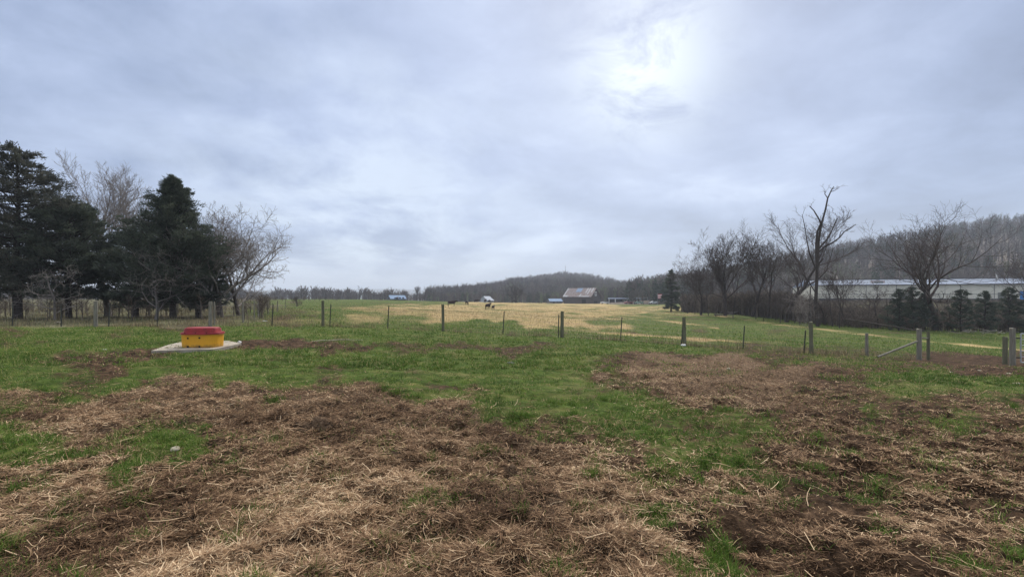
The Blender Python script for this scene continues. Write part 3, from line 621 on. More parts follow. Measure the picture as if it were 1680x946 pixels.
# thicket undergrowth on the right and brush on the bank
def edge(px): return np.interp(px, [1090, 1110, 1140, 1190, 1230, 1290, 1345, 1400, 1500, 1700, 1800], [125, 116, 108, 96, 84, 72, 63.5, 60, 58, 59, 59])
n = 1900; px = rng.uniform(1118, 1440, n); y = edge(px)+rng.gamma(2, 5, n)+1; x = (px-CX)/F*y
big = np.clip((1440-px)/150, .35, 1)
wood('thicket_undergrowth', x, y, gz(x, y), rng.uniform(1.0, 4.6, n)*big, MT, np.clip(rng.normal(.45, .22, n), 0, .9), M['brush'], 'tangled leafless undergrowth of the thicket on the right', 1.2, 'undergrowth')
n = 7600; px = rng.uniform(1330, 1850, n); y = edge(px)+rng.uniform(.5, 88, n); x = (px-CX)/F*y
wood('bank_brush', x, y, gz(x, y), rng.uniform(.5, 1.9, n)*np.where(y > edge(px)+28, .55, 1), [mini_tree(50+k, 12, 6, .03) for k in range(4)], np.clip(rng.normal(.45, .22, n), 0, 1), M['brush'], 'brown brush and dead weeds covering the bank below the metal building', 1.5, 'brush')
n = 420; px = rng.uniform(-260, 440, n); y = rng.uniform(30, 62, n); x = (px-CX)/F*y
wood('left_undergrowth', x, y, gz(x, y), rng.uniform(.5, 1.9, n), [mini_tree(60+k, 12, 6, .02) for k in range(4)], np.clip(rng.normal(.45, .2, n), 0, .8), M['brush'], 'leafless undergrowth beneath the cedars on the left', 1.3, 'undergrowth')
n = 500; px = rng.uniform(-300, 560, n); y = rng.uniform(120, 230, n); x = (px-CX)/F*y
wood('field_scrub', x, y, gz(x, y), rng.uniform(.4, 1.6, n), [mini_tree(60+k, 12, 6, .03) for k in range(4)], np.clip(rng.normal(.45, .2, n), 0, .8), M['brush'], 'low brown scrub dotted over the far left pasture', 1.5, 'scrub')

# ------------------------------------------------------------------ mesh helpers
def box(bm, c, s, rz=0, bev=0):
    r = bmesh.ops.create_cube(bm, size=1); vs = r['verts']
    bmesh.ops.scale(bm, verts=vs, vec=s)
    if bev: 
        es = list({e for v in vs for e in v.link_edges}); q = bmesh.ops.bevel(bm, geom=es, offset=bev, segments=2, affect='EDGES'); vs = list({v for f in q['faces'] for v in f.verts} | {v for v in vs if v.is_valid})
    if rz: bmesh.ops.rotate(bm, verts=vs, cent=(0, 0, 0), matrix=Matrix.Rotation(rz, 3, 'Z'))
    bmesh.ops.translate(bm, verts=vs, vec=c); return vs
def cyl(bm, p0, p1, r0, r1=None, n=10, caps=True):
    p0, p1 = Vector(p0), Vector(p1); d = p1-p0; r1 = r0 if r1 is None else r1
    r = bmesh.ops.create_cone(bm, cap_ends=caps, segments=n, radius1=r0, radius2=r1, depth=d.length)
    q = d.to_track_quat('Z', 'Y').to_matrix(); bmesh.ops.rotate(bm, verts=r['verts'], cent=(0, 0, 0), matrix=q); bmesh.ops.translate(bm, verts=r['verts'], vec=(p0+p1)/2); return r['verts']
def prism(bm, poly, z0, z1, scale=1.0):
    """extrude an outline; top scaled about its centre"""
    c = sum((Vector((*p, 0)) for p in poly), Vector())/len(poly)
    a = [bm.verts.new((p[0], p[1], z0)) for p in poly]; b = [bm.verts.new((c.x+(p[0]-c.x)*scale, c.y+(p[1]-c.y)*scale, z1)) for p in poly]
    n = len(poly); bm.faces.new(a[::-1]); bm.faces.new(b)
    for i in range(n): bm.faces.new((a[i], a[(i+1) % n], b[(i+1) % n], b[i]))
def mk(name, bm, m, parent=None, loc=None, smooth=False):
    bmesh.ops.recalc_face_normals(bm, faces=bm.faces); me = bpy.data.meshes.new(name); bm.to_mesh(me); bm.free()
    if smooth:
        for p in me.polygons: p.use_smooth = True
    return link(name, me, m, parent, loc)
def B(): return bmesh.new()

# ------------------------------------------------------------------ fence
def wood_post(name, h, r, parent, loc, m, seed=0, lean=0):
    g = random.Random(seed); bm = B(); n = 10; rings = []
    for k in range(7):
        t = k/6; z = -.3+(h+.3)*t; ra = r*(1.06-.1*t)*g.uniform(.97, 1.03)
        rings.append([bm.verts.new((math.cos(6.283*i/n)*ra*g.uniform(.93, 1.05)+lean*max(z, 0), math.sin(6.283*i/n)*ra*g.uniform(.93, 1.05), z+(g.uniform(-.012, .02) if k == 6 else 0))) for i in range(n)])
    for a, b in zip(rings, rings[1:]):
        for i in range(n): bm.faces.new((a[i], a[(i+1) % n], b[(i+1) % n], b[i]))
    bm.faces.new(rings[-1]); bm.faces.new(rings[0][::-1])
    return mk(name, bm, m, parent, loc)
def t_post(h, parent, loc, lean=0):
    bm = B(); box(bm, (0, 0, h/2-.15), (.048, .010, h+.3)); box(bm, (0, .024, h/2-.15), (.009, .04, h+.3))
    for k in range(int(h/.07)): box(bm, (0, -.009, .1+k*.07), (.018, .012, .02))
    o = mk('steel_post', bm, M['tpost'], parent, loc); o.rotation_euler = (0, lean, random.uniform(-.3, .3)); return o
def strand(a, b, r, seg=6, sag=.02):
    S = []
    pa = Vector(a)
    for k in range(1, seg+1):
        t = k/seg; q = Vector(a).lerp(Vector(b), t); q.z -= sag*4*t*(1-t); S.append((*pa, *q, r, r)); pa = q
    return S
fo = empty('wire_fence', onground(at(922, 24)), label='long woven wire fence on wooden and steel posts across the pasture', cat='fence')
FB = fo.location
def fpos(px): return onground(((px-CX)/F*fy(px), fy(px)))-FB
for k, (px, h, r, ln, mm) in enumerate([(-420, 1.25, .07, .02, 'wood'), (-130, 1.25, .07, 0, 'wood'), (157, 1.27, .085, .0, 'wood'), (345, 1.24, .085, .01, 'wood'), (530, 1.28, .075, -.01, 'wood_green'), (727, 1.30, .07, -.01, 'wood_green'), (922, 1.28, .085, .01, 'wood_green'), (1123, 1.30, .085, -.02, 'wood_green'), (1331, 1.34, .075, -.01, 'wood_green'), (1422, .98, .062, .0, 'wood'), (1508, 1.25, .088, .0, 'wood'), (1523, 1.18, .060, .0, 'wood_green')]):
    if px == 1523: p = onground(((px-CX)/F*20.3, 20.3))-FB
    else: p = fpos(px)
    wood_post('wooden_post', h, r, fo, p, M[mm], k, ln)
for px, ln in [(-270, .03), (20, .02), (100, 0), (178, .05), (258, .02), (446, -.06), (541, -.05), (636, -.05), (825, -.06), (916, -.02), (1018, -.06), (1118, -.06), (1219, -.06), (1319, -.08)]:
    t_post(1.0 if px > 1200 else 1.12, fo, fpos(px), ln*-1.0 if px > 300 else ln)
S = []; pxs = [-420, -270, -130, 20, 100, 157, 258, 345, 446, 530, 636, 727, 825, 922, 1018, 1123, 1219, 1331, 1422, 1508]
for a, b in zip(pxs, pxs[1:]):
    A_, B_ = fpos(a)+Vector((0, -.07, 0)), fpos(b)+Vector((0, -.07, 0))
    for hgt in (.08, .22, .38, .55, .73, .92, 1.04): S += strand(A_+Vector((0, 0, hgt)), B_+Vector((0, 0, hgt)), .0032, 5, .012)
    L = (B_-A_).length; m = int(L/.3)
    for k in range(1, m):
        q = A_.lerp(B_, k/m); S.append((q.x, q.y, q.z+.08, q.x, q.y, q.z+.92, .0019, .0019))
link('woven_wire', segs_mesh('woven_wire', S, 3), M['wire'], fo)
# corner brace
bm = B(); a = fpos(1508)+Vector((-.1, -.02, .75)); b = onground(((1440-CX)/F*19.6, 19.6))-FB+Vector((0, 0, .04)); cyl(bm, b, a, .045, .04, 8); mk('brace_pole', bm, M['wood'], fo)
bm = B(); cyl(bm, fpos(1508)+Vector((0, 0, .9)), onground(((1523-CX)/F*20.3, 20.3))-FB+Vector((0, 0, .9)), .03, .03, 6); mk('brace_rail', bm, M['wood'], fo)
# short stub posts and dead branch leaning near the corner
bm = B(); pa = at(1385, 58, 523); pb = at(1545, 56.5, 548); S = []; rs = random.Random(3); p = pa; n = 9; base = (pa+pb)/2; base.z = Z(base.x, base.y)
for k in range(1, n+1):
    q = pa.lerp(pb, k/n)+Vector((0, 0, rs.gauss(0, .03))); S.append((*(p-base), *(q-base), .10-.05*abs(k/n-.4), .10-.05*abs(k/n-.4)))
    if k % 2: e = q+Vector((rs.gauss(0, .5), rs.gauss(0, .5), rs.uniform(-.6, .5))); S.append((*(q-base), *(e-base), .035, .012))
    p = q
bm.free(); tag(link('fallen_trunk', segs_mesh('fallen_trunk', S, 6), M['bark'], None, base), 'long thin fallen trunk propped level before the metal building', 'fallen tree')
# second fence running away on the left
f2o = empty('wire_fence', onground(at(400, 32)), label='old wire fence running away into the left pasture', cat='fence'); FB2 = f2o.location; pts = []
for k, (px, row, hh) in enumerate([(352, 533, 1.2), (399, 530, 1.2), (417, 527, 1.25), (424, 523, 1.2), (440, 521, 1.25), (455, 515, 1.1), (468, 511, 1.2), (487, 506, 1.2)]):
    Yp = [25.2, 28, 31, 35, 40, 48, 60, 78][k]; p = onground(((px-CX)/F*Yp, Yp))-FB2; pts.append(p); wood_post('wooden_post', hh, .05 if k % 2 else .035, f2o, p, M['wood'], 30+k, random.uniform(-.05, .05))
S = []
for a, b in zip(pts, pts[1:]):
    for hgt in (.25, .5, .75, 1.0): S += strand(a+Vector((0, 0, hgt)), b+Vector((0, 0, hgt)), .004, 4, .03)
link('barbed_wire', segs_mesh('barbed_wire', S, 3), M['wire'], f2o)
# gate with its posts on the right
gp1 = onground(((1649-CX)/F*19.6, 19.6)); o = wood_post('gate_post', 1.1, .085, None, gp1, M['wood_green'], 61); tag(o, 'shorter mossy wooden post left of the gate hanging post', 'post')
gp2 = onground(((1661-CX)/F*18.8, 18.8)); o = wood_post('gate_post', 1.42, .095, None, gp2, M['wood'], 62); tag(o, 'tall dark wooden post the metal gate hangs on', 'post')
g0 = gp2+Vector((.17, -.02, 0)); go = empty('field_gate', g0, R(-20), label='galvanised tube gate with wire infill at the right edge', cat='gate'); GW, GH = 3.4, 1.1
bm = B()
for z in (.12, .12+GH): cyl(bm, (0.1, 0, z), (GW, 0, z), .022, n=10)
for x_ in (.1, GW, GW/2): cyl(bm, (x_, 0, .12), (x_, 0, .12+GH), .022, n=10)
for z in (.34, .56, .78, 1.0): cyl(bm, (.1, 0, z), (GW, 0, z), .013, n=8)
mk('gate_frame', bm, M['galv'], go)
S = []
for k in range(1, 22): S.append((.1+k*.155, .02, .12, .1+k*.155, .02, 1.2, .003, .003))
for k in range(1, 10): S.append((.1, .02, .12+k*.11, GW, .02, .12+k*.11, .003, .003))
link('wire_infill', segs_mesh('wire_infill', S, 4), M['galv'], go)
for z in (.3, 1.05):
    bm = B(); box(bm, (.02, 0, z), (.18, .03, .05)); mk('hinge', bm, M['tpost'], go)
o = wood_post('stub_post', 1.0, .06, None, onground(((1220-CX)/F*0+ (1702-CX)/F*26, 26)), M['wood'], 63); tag(o, 'thin grey post standing behind the metal gate', 'post')

# ------------------------------------------------------------------ waterer on its pad
def waterer():
    my = tintless = None
    t = NT('yellow_plastic'); t.b.inputs['Roughness'].default_value = .45; tc = t.n('ShaderNodeTexCoord').outputs['Object']
    sep = t.n('ShaderNodeSeparateXYZ'); t.l(tc, sep.inputs[0]); nz = t.noise(9, 5, .7, tc)
    low = t.math('SUBTRACT', t.math('MULTIPLY', nz, .30), sep.outputs[2]); low = t.math('MULTIPLY', t.math('ADD', low, -.02), 9, True)
    base = t.mix(t.math('MULTIPLY', nz, .6), (.72, .36, .010), (.55, .25, .012)); t.l(t.mix(t.math('MULTIPLY', low, .75), base, (.10, .065, .03)), t.b.inputs['Base Color'])
    ry = t.m; rd = mat('red_plastic', (.33, .022, .026), (.20, .022, .022), 9, .5, spec=.4); dk = mat('rubber_plug', (.02, .015, .012), None, 5, .6)
    p = at(333, 14.3); p = onground((p.x, p.y)); p.z += .055
    o = empty('livestock_waterer', p, R(3), label='yellow livestock waterer with dark red two step lid on a pale slab', cat='waterer')
    def octo(lx, ly, c, n=6): return [(sx*(lx-c)+c*math.cos(t), sy*(ly-c)+c*math.sin(t)) for sx, sy, t0 in ((1, 1, 0), (-1, 1, 90), (-1, -1, 180), (1, -1, 270)) for t in [R(t0+90*k/n) for k in range(n+1)]]
    def bev(bm, w=.015):
        bmesh.ops.bevel(bm, geom=[e for e in bm.edges if abs(e.verts[0].co.z-e.verts[1].co.z) < 1e-5], offset=w, segments=2, affect='EDGES')
    bm = B(); prism(bm, octo(.49, .34, .22), 0, .41, 1.03); mk('body', bm, ry, o)
    bm = B(); prism(bm, octo(.535, .385, .24), .40, .455, .985); bev(bm, .02); mk('lid_flange', bm, rd, o)
    bm = B(); prism(bm, octo(.455, .31, .20), .45, .575, .955); bev(bm, .012)
    ld = mk('lid', bm, rd, o)
    bm = B(); prism(bm, octo(.42, .27, .18), .57, .592, .97); bev(bm, .01); mk('lid_rim', bm, rd, ld)
    for x_, z_ in ((-.22, .30), (.10, .31), (.10, .06), (-.22, .06)):
        bm = B(); cyl(bm, (x_, -.365, z_), (x_, -.32, z_), .024, n=12); mk('drain_plug', bm, dk, o)
    for x_ in (-.3, 0, .3):
        bm = B(); cyl(bm, (x_, -.365, .455), (x_, -.365, .47), .018, n=10); mk('bolt', bm, dk, o)
    pc = mat('pale_concrete', (.36, .32, .265), (.22, .185, .14), 7, .9, bump=.4)
    pl = [gp(248, 578.5), gp(350, 575.5), gp(396, 566), gp(375, 561.5), gp(305, 561.5), gp(276, 568)]
    c = sum(pl, Vector())/len(pl); bm = B(); a = [bm.verts.new((q.x-c.x, q.y-c.y, q.z-c.z-.06)) for q in pl]; b = [bm.verts.new((q.x-c.x, q.y-c.y, q.z-c.z+.052)) for q in pl]
    bm.faces.new(b); bm.faces.new(a[::-1])
    for i in range(6): bm.faces.new((a[i], a[(i+1) % 6], b[(i+1) % 6], b[i]))
    tag(mk('concrete_slab', bm, pc, None, c), 'pale pointed concrete slab under the yellow waterer', 'slab')
    return pc
pc = waterer()

# ------------------------------------------------------------------ small things lying about
def rock(name, loc, s, m, label, cat='stone', seed=1, flat=.6):
    g = random.Random(seed); bm = B(); bmesh.ops.create_icosphere(bm, subdivisions=3, radius=1)
    for v in bm.verts:
        q = v.co*1.6; f = 1+.28*(float(vnoise(np.array([q.x+seed*3]), np.array([q.y+q.z*1.7]))[0])-.5)*2; v.co = Vector((v.co.x*s*f, v.co.y*s*.8*f, v.co.z*s*flat*f))
    return tag(mk(name, bm, m, None, loc+Vector((0, 0, s*flat*.35)), True), label, cat)
mr = mat('pale_stone', (.42, .37, .27), (.27, .24, .18), 9, .9, bump=.3); mw = mat('white_scrap', (.78, .78, .76), (.6, .58, .54), 6, .6)
rock('stone', gp(288, 740), .055, mr, 'pale rounded stone lying in the grass at lower left', seed=3)
rock('stone', gp(96, 530), .16, mr, 'low grey stone at the foot of the left cedars', seed=4, flat=.4)
rock('scrap', gp(1121, 567), .12, mw, 'small white scrap beside the foot of a wooden fence post', 'scrap', seed=5, flat=.5)
rock('scrap', gp(172, 574), .06, mw, 'tiny white scrap in the grass left of the waterer', 'scrap', seed=6, flat=.3)
rock('scrap', gp(393, 562), .07, mw, 'white scrap on the right tip of the concrete slab', 'scrap', seed=7, flat=.6)
rock('scrap', gp(434, 527), .16, mw, 'white scrap beneath the left fence wire', 'scrap', seed=8, flat=.25)
rock('stone', gp(1195, 606), .05, mr, 'small pale stone on the trampled straw to the right', seed=9)
rock('stone', gp(838, 597), .10, mat('dark_stone', (.10, .10, .10), None, 8, .8), 'dark flat stone lying in the green grass at the middle', seed=10, flat=.35)
for k, (px, row, lb) in enumerate([(1560, 611, 'flat pale stone on the mud track near the corner posts'), (1607, 608, 'flat pale stone on the mud track between corner and gate'), (1655, 613, 'flat pale stone on the mud below the gate'), (1668, 630, 'flat pale stone lowest at the right edge')]): rock('stone', gp(px, row), .06+.02*(k == 3), mr, lb, seed=20+k, flat=.3)
def stick(name, a, b, r, m, label, cat='stick', seed=1, lift=.02):
    a = onground(a); b = onground(b); c = (a+b)/2; S = []; g = random.Random(seed); p = a
    for k in range(1, 6):
        q = a.lerp(b, k/5); q = onground(q)+Vector((g.gauss(0, r), g.gauss(0, r), lift)); S.append((*(p-c), *(q-c), r*(1-.08*k), r*(1-.08*(k+1)))); p = q
    tag(link(name, segs_mesh(name, S, 8), m, None, c), label, cat)
stick('stick', gp(50, 772), gp(96, 765), .010, M['bark_grey'], 'pale stick lying in the grass at the left edge')
stick('plastic_pipe', gp(505, 560), gp(596, 558), .022, mr, 'long pale pipe lying in the grass right of the waterer', 'pipe')
# fallen logs by the thicket
def logs():
    rs = random.Random(8)
    for k, (pa, pb, r, lb) in enumerate([((1172, 516), (1199, 519), .16, 'pale fallen log, lowest of the heap by the thicket'), ((1186, 520), (1216, 509), .20, 'fallen log slanting up on the right of the heap by the thicket'), ((1190, 512), (1218, 512), .13, 'thin fallen log lying along the top of the heap by the thicket'), ((1178, 511), (1205, 516), .11, 'thin dark fallen log crossing the back of the heap by the thicket')]):
        Yq = 92+k*.6; a = at(pa[0], Yq, pa[1]); b = at(pb[0], Yq+1, pb[1]); c = (a+b)/2; S = []; p = a
        for j in range(1, 6):
            q = a.lerp(b, j/5)+Vector((0, 0, rs.gauss(0, .04))); S.append((*(p-c), *(q-c), r, r*.93)); p = q
        tag(link('log', segs_mesh('log', S, 8), M['bark_grey'] if k != 3 else M['bark_dark'], None, c), lb, 'log', 'fallen logs heaped by the thicket')
logs()
# deadwood on the ground near the right bank
rs = random.Random(9); S = []; c = onground(at(1612, 55.5))
for k in range(26):
    a = Vector((rs.uniform(-2.6, 2.6), rs.uniform(-.7, .7), rs.uniform(.05, .5))); d = Vector((rs.gauss(0, 1), rs.gauss(0, .5), rs.gauss(0, .18))).normalized()*rs.uniform(.5, 1.5); S.append((*a, *(a+d), .035, .02))
tag(link('deadwood_heap', segs_mesh('deadwood_heap', S, 5), M['twig_pale'], None, c), 'heap of pale dead branches at the bank foot on the right', 'deadwood', kind='stuff')

# ------------------------------------------------------------------ cattle
def body_mesh(name, V, E, Rd, mats, sub=2):
    me = bpy.data.meshes.new(name); me.from_pydata(V, E, []); o = bpy.data.objects.new(name, me); COL.objects.link(o)
    sk = o.modifiers.new('s', 'SKIN'); sk.use_smooth_shade = True; sb = o.modifiers.new('u', 'SUBSURF'); sb.levels = sub; sb.render_levels = sub
    for i_, r_ in enumerate(Rd):
        v = me.skin_vertices[0].data[i_]; v.radius = r_ if isinstance(r_, tuple) else (r_, r_); v.use_root = (i_ == 0)
    bpy.context.view_layer.update(); dg = bpy.context.evaluated_depsgraph_get(); m2 = bpy.data.meshes.new_from_object(o.evaluated_get(dg)); m2.name = name
    bpy.data.objects.remove(o); m2.materials.clear()
    for m in mats: m2.materials.append(m)
    return m2
def cow_mesh(graze):
    V, E, Rd = [], [], []
    def add(p, r, par=None):
        V.append(p); Rd.append(r)
        if par is not None: E.append((par, len(V)-1))
        return len(V)-1
    hip = add((-.60, 0, 1.06), (.27, .30)); mid = add((-.15, 0, 1.00), (.33, .36), hip); bel = add((.25, 0, 1.0), (.33, .36), mid); sh = add((.62, 0, 1.05), (.26, .33), bel)
    if graze: pts = [((.92, 0, .92), (.17, .22)), ((1.12, .02, .62), (.13, .17)), ((1.20, .03, .36), (.12, .14)), ((1.24, .03, .12), (.075, .085))]
    else: pts = [((.90, 0, 1.20), (.16, .22)), ((1.14, .02, 1.34), (.13, .16)), ((1.34, .03, 1.30), (.115, .13)), ((1.54, .04, 1.12), (.07, .08))]
    n = sh; heads = []
    for p, r in pts: n = add(p, r, n); heads.append(n)
    hd = heads[2]; hp = V[hd]
    for s in (-1, 1): e = add((hp[0]-.06, s*.16, hp[2]+.08), (.035, .05), hd); add((hp[0]-.08, s*.27, hp[2]+.05), (.02, .035), e)
    r = add((-.86, 0, 1.02), (.16, .22), hip); tl = add((-.96, 0, .95), .04, r); tl = add((-1.0, 0, .6), .025, tl); add((-1.0, 0, .32), .045, tl)
    for s in (-1, 1):
        k = add((-.66, s*.18, .74), (.12, .15), hip); h = add((-.80, s*.19, .46), .06, k); f = add((-.76, s*.19, .12), .045, h); add((-.72, s*.19, .03), .058, f)
        k = add((.60, s*.16, .72), (.09, .12), sh); h = add((.60, s*.17, .42), .058, k); f = add((.59, s*.17, .12), .042, h); add((.62, s*.17, .03), .055, f)
    return V, E, Rd
mblk = mat('black_hide', (.012, .009, .008), (.030, .020, .016), 5, .75, spec=.3); mred = mat('dark_red_hide', (.030, .012, .008), (.014, .008, .006), 4, .85)
ms, mg = (body_mesh('cow', *cow_mesh(False), [mblk]), body_mesh('cow_grazing', *cow_mesh(True), [mblk]))
ms2, mg2 = ms.copy(), mg.copy()
for q in (ms2, mg2): q.materials.clear(); q.materials.append(mred)
cattle = [(741, 508, 5, ms2, 1.0, 'dark red brown cow standing nearest the left wooden post', 1.34), (766, 504, -70, mg, 1.0, 'black cow seen end on between the left cow and the pale shed', 1.34), (784, 497, 185, mg, 1.0, 'black cow with head down grazing left of the pale shed', 1.34),
          (796, 498, 80, ms2, 1.0, 'dark brown cow standing right in front of the pale shed', 1.34), (803, 497, 120, mg, .9, 'black cow in front of the right end of the pale shed', 1.34), (800.5, 511, 65, ms2, 1.0, 'dark red cow standing beside the calf', 1.34),
          (809, 511, 75, ms2, .72, 'calf beside a dark red cow', 1.0), (844, 496.5, 10, mg, 1.0, 'black cow under the wide bare tree in midfield', 1.34), (652, 490.5, 90, ms, 1.0, 'black cow far off in front of the low blue roofed shed', 1.34)]
for px, row, rz, m, s, lb, _ in cattle:
    Yc = {508: 118, 504: 135, 497: 175, 498: 168, 511: 105, 496.5: 205, 490.5: 190}[row]
    if 'in front of the right end' in lb: Yc = 182
    p = onground(at(px, Yc)); o = link('calf' if 'calf' in lb[:5] else 'cow', m, (), None, p); o.rotation_euler.z = R(rz); o.scale = (s, s, s)
    tag(o, lb, 'calf' if 'calf' in lb[:5] else 'cow', 'cattle standing in the far field')

# ------------------------------------------------------------------ buildings
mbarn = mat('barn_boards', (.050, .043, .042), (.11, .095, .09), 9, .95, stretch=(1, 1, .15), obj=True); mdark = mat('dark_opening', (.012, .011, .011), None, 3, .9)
mrust = mat('rusty_tin', (.21, .20, .21), (.125, .070, .050), 1.1, .7, metal=.1, lo=.42, hi=.56, stretch=(1, 3, 1)); mtin = mat('bright_tin', (.34, .35, .36), (.24, .24, .25), 3, .5, metal=.3); mblue = mat('bluish_tin', (.19, .26, .36), (.15, .21, .30), 3, .85); mwhite = mat('white_paint', (.72, .72, .70), (.62, .62, .60), 4, .7)
def gabled(o, L, Wd, he, hr, wall, roof, over=.4, thick=.12):
    bm = B(); prof = [(-Wd/2, -.8), (Wd/2, -.8), (Wd/2, he), (0, hr-.12), (-Wd/2, he)]
    a = [bm.verts.new((-L/2, y_, z_)) for y_, z_ in prof]; b = [bm.verts.new((L/2, y_, z_)) for y_, z_ in prof]
    bm.faces.new(a); bm.faces.new(b[::-1])
    for i in range(5): bm.faces.new((a[i], b[i], b[(i+1) % 5], a[(i+1) % 5]))
    w = mk('wall', bm, wall, o); sl = (hr-he)/(Wd/2); rs_ = []
    for s in (-1, 1):
        bm = B(); y0, z0 = s*(Wd/2+over), he-over*sl; vs = [(-L/2-over, y0, z0), (L/2+over, y0, z0), (L/2+over, 0, hr), (-L/2-over, 0, hr)]
        a = [bm.verts.new(v) for v in vs]; b = [bm.verts.new((v[0], v[1], v[2]+thick)) for v in vs]
        bm.faces.new(a); bm.faces.new(b[::-1])
        for i in range(4): bm.faces.new((a[i], b[i], b[(i+1) % 4], a[(i+1) % 4]))
        rs_.append(mk('roof', bm, roof, o))
    return w, rs_, sl
def barn():
    Yb = 290; p = at(955, Yb); p.z = -2.6; a = R(-34)
    L, Wd, he, hr = 17.5, 13.5, 4.6, 9.4
    o = empty('old_barn', p, a, label='weathered grey wooden barn with rusty patched tin roof', cat='barn')
    w, rf, sl = gabled(o, L, Wd, he, hr, mbarn, mrust, .6)
    def sheet(x0, x1, t0, t1, m, dz=.16):   # tin sheets on the front slope, t from eave to ridge
        bm = B(); y0 = -(Wd/2+.6)*(1-t0); y1 = -(Wd/2+.6)*(1-t1); z0 = he-.6*sl+(hr-he+.6*sl)*t0+dz; z1 = he-.6*sl+(hr-he+.6*sl)*t1+dz
        v = [bm.verts.new(q) for q in ((x0, y0, z0), (x1, y0, z0), (x1, y1, z1), (x0, y1, z1))]; u = [bm.verts.new((q.co.x, q.co.y, q.co.z-.03)) for q in v]; bm.faces.new(v); bm.faces.new(u[::-1])
        for i in range(4): bm.faces.new((v[i], u[i], u[(i+1) % 4], v[(i+1) % 4]))
        mk('roof_sheet', bm, m, rf[0])
    sheet(-9.2, -8.5, .02, .98, mtin); sheet(-2.6, .8, .55, .98, mblue); sheet(1.2, 2.1, .0, .34, mtin); sheet(3.8, 4.6, .45, .98, mtin); sheet(5.4, 6.2, .3, .98, mtin); sheet(7.2, 8.0, .5, .98, mtin); sheet(-8.3, -6.2, .0, .16, mtin); sheet(2.4, 7.6, .0, .09, mtin)
    # gable side towards the right: loft window and doors
    def patch(name, y0, y1, z0, z1, m, off, par): bm = B(); box(bm, (L/2+off, (y0+y1)/2, (z0+z1)/2), (.08, abs(y1-y0), z1-z0)); return mk(name, bm, m, par)
    fr = patch('loft_window', -1.3, 1.3, 4.9, 7.3, mwhite, .05, o); patch('pane', -.6, .6, 5.3, 6.9, mdark, .10, fr)
    patch('door', -2.2, -.4, -.8, 1.9, mdark, .05, o); patch('door', .1, 1.9, -.8, 1.9, mdark, .05, o)
    for x_ in (-3.4, 4.4): bm = B(); box(bm, (x_, -Wd/2-.04, 1.0), (2.6, .08, 3.4)); mk('side_door', bm, mbarn if x_ < 0 else mdark, o)
barn()
def house(name, px, Yb, zb, L, Wd, he, hr, rz, wall, roof, label, cat, door=True):
    p = at(px, Yb); p.z = zb; o = empty(name, p, R(rz), label=label, cat=cat); gabled(o, L, Wd, he, hr, wall, roof, .35)
    if door:
        bm = B(); box(bm, (-L*.2, -Wd/2-.04, .9), (1.0, .08, 1.9)); mk('door', bm, mdark, o)
        for x_ in (L*.1, L*.32): bm = B(); box(bm, (x_, -Wd/2-.04, 1.5), (1.0, .08, .9)); mk('window', bm, mdark, o)
    return o
house('small_house', 798, 255, -2.0, 6, 5.2, 1.9, 3.9, 62, mat('pale_siding', (.42, .44, .48), (.36, .38, .42), 3, .8), mat('pale_metal_roof', (.36, .38, .42), (.30, .32, .36), 3, .85), 'small pale gabled shed behind the cattle', 'shed')
o = house('field_shed', 651, 245, -.5, 7.5, 6.0, 1.3, 2.9, 28, mat('grey_boards', (.09, .09, .10), None, 3, .9), mblue, 'low shed with pale blue roof at the far left wood line', 'shed')
house('low_shed', 910, 290, -2.8, 7.5, 6.5, 1.9, 3.3, 12, mat('plain_grey_boards', (.14, .14, .15), None, 3, .9), mblue, 'low shed with light blue roof left of the old barn', 'shed')  # wall boards are one plain mid grey
def longhouse():
    p = at(1031, 282); p.z = -1.9; o = empty('long_house', p, R(2), label='long low white house with open carport right of the old barn', cat='house')
    bm = B(); box(bm, (4.5, 2, 1.2), (14, 6, 3.0)); mk('wall', bm, mwhite, o)
    bm = B(); box(bm, (-.2, 1.5, 2.95), (24.6, 8, .16)); mk('roof', bm, mat('grey_shingle', (.16, .16, .17), None, 5, .9), o)
    bm = B(); box(bm, (-.2, -2.58, 2.75), (24.6, .10, .62)); mk('fascia', bm, mat('pale_blue_fascia', (.60, .66, .80), (.5, .56, .7), 4, .6), o)
    for x_ in (-11.8, -8.2): bm = B(); box(bm, (x_, -2.2, 1.1), (.5 if x_ > -10 else .3, .3, 3.0)); mk('carport_post', bm, mwhite, o)
    bm = B(); box(bm, (-6, 4.6, 1.1), (11, .2, 3)); mk('carport_back_wall', bm, mdark, o)  # near-black colour paints in the shade inside the open carport
    for x_ in (0, 3.5, 8.2): bm = B(); box(bm, (x_, -1.04, 1.5), (1.3, .1, 1.0)); w = mk('window', bm, mdark, o)
    bm = B(); box(bm, (5.8, -1.04, 1.0), (1.0, .1, 2.1)); mk('door', bm, mat('brown_door', (.12, .07, .05), None, 3, .7), o)
longhouse()
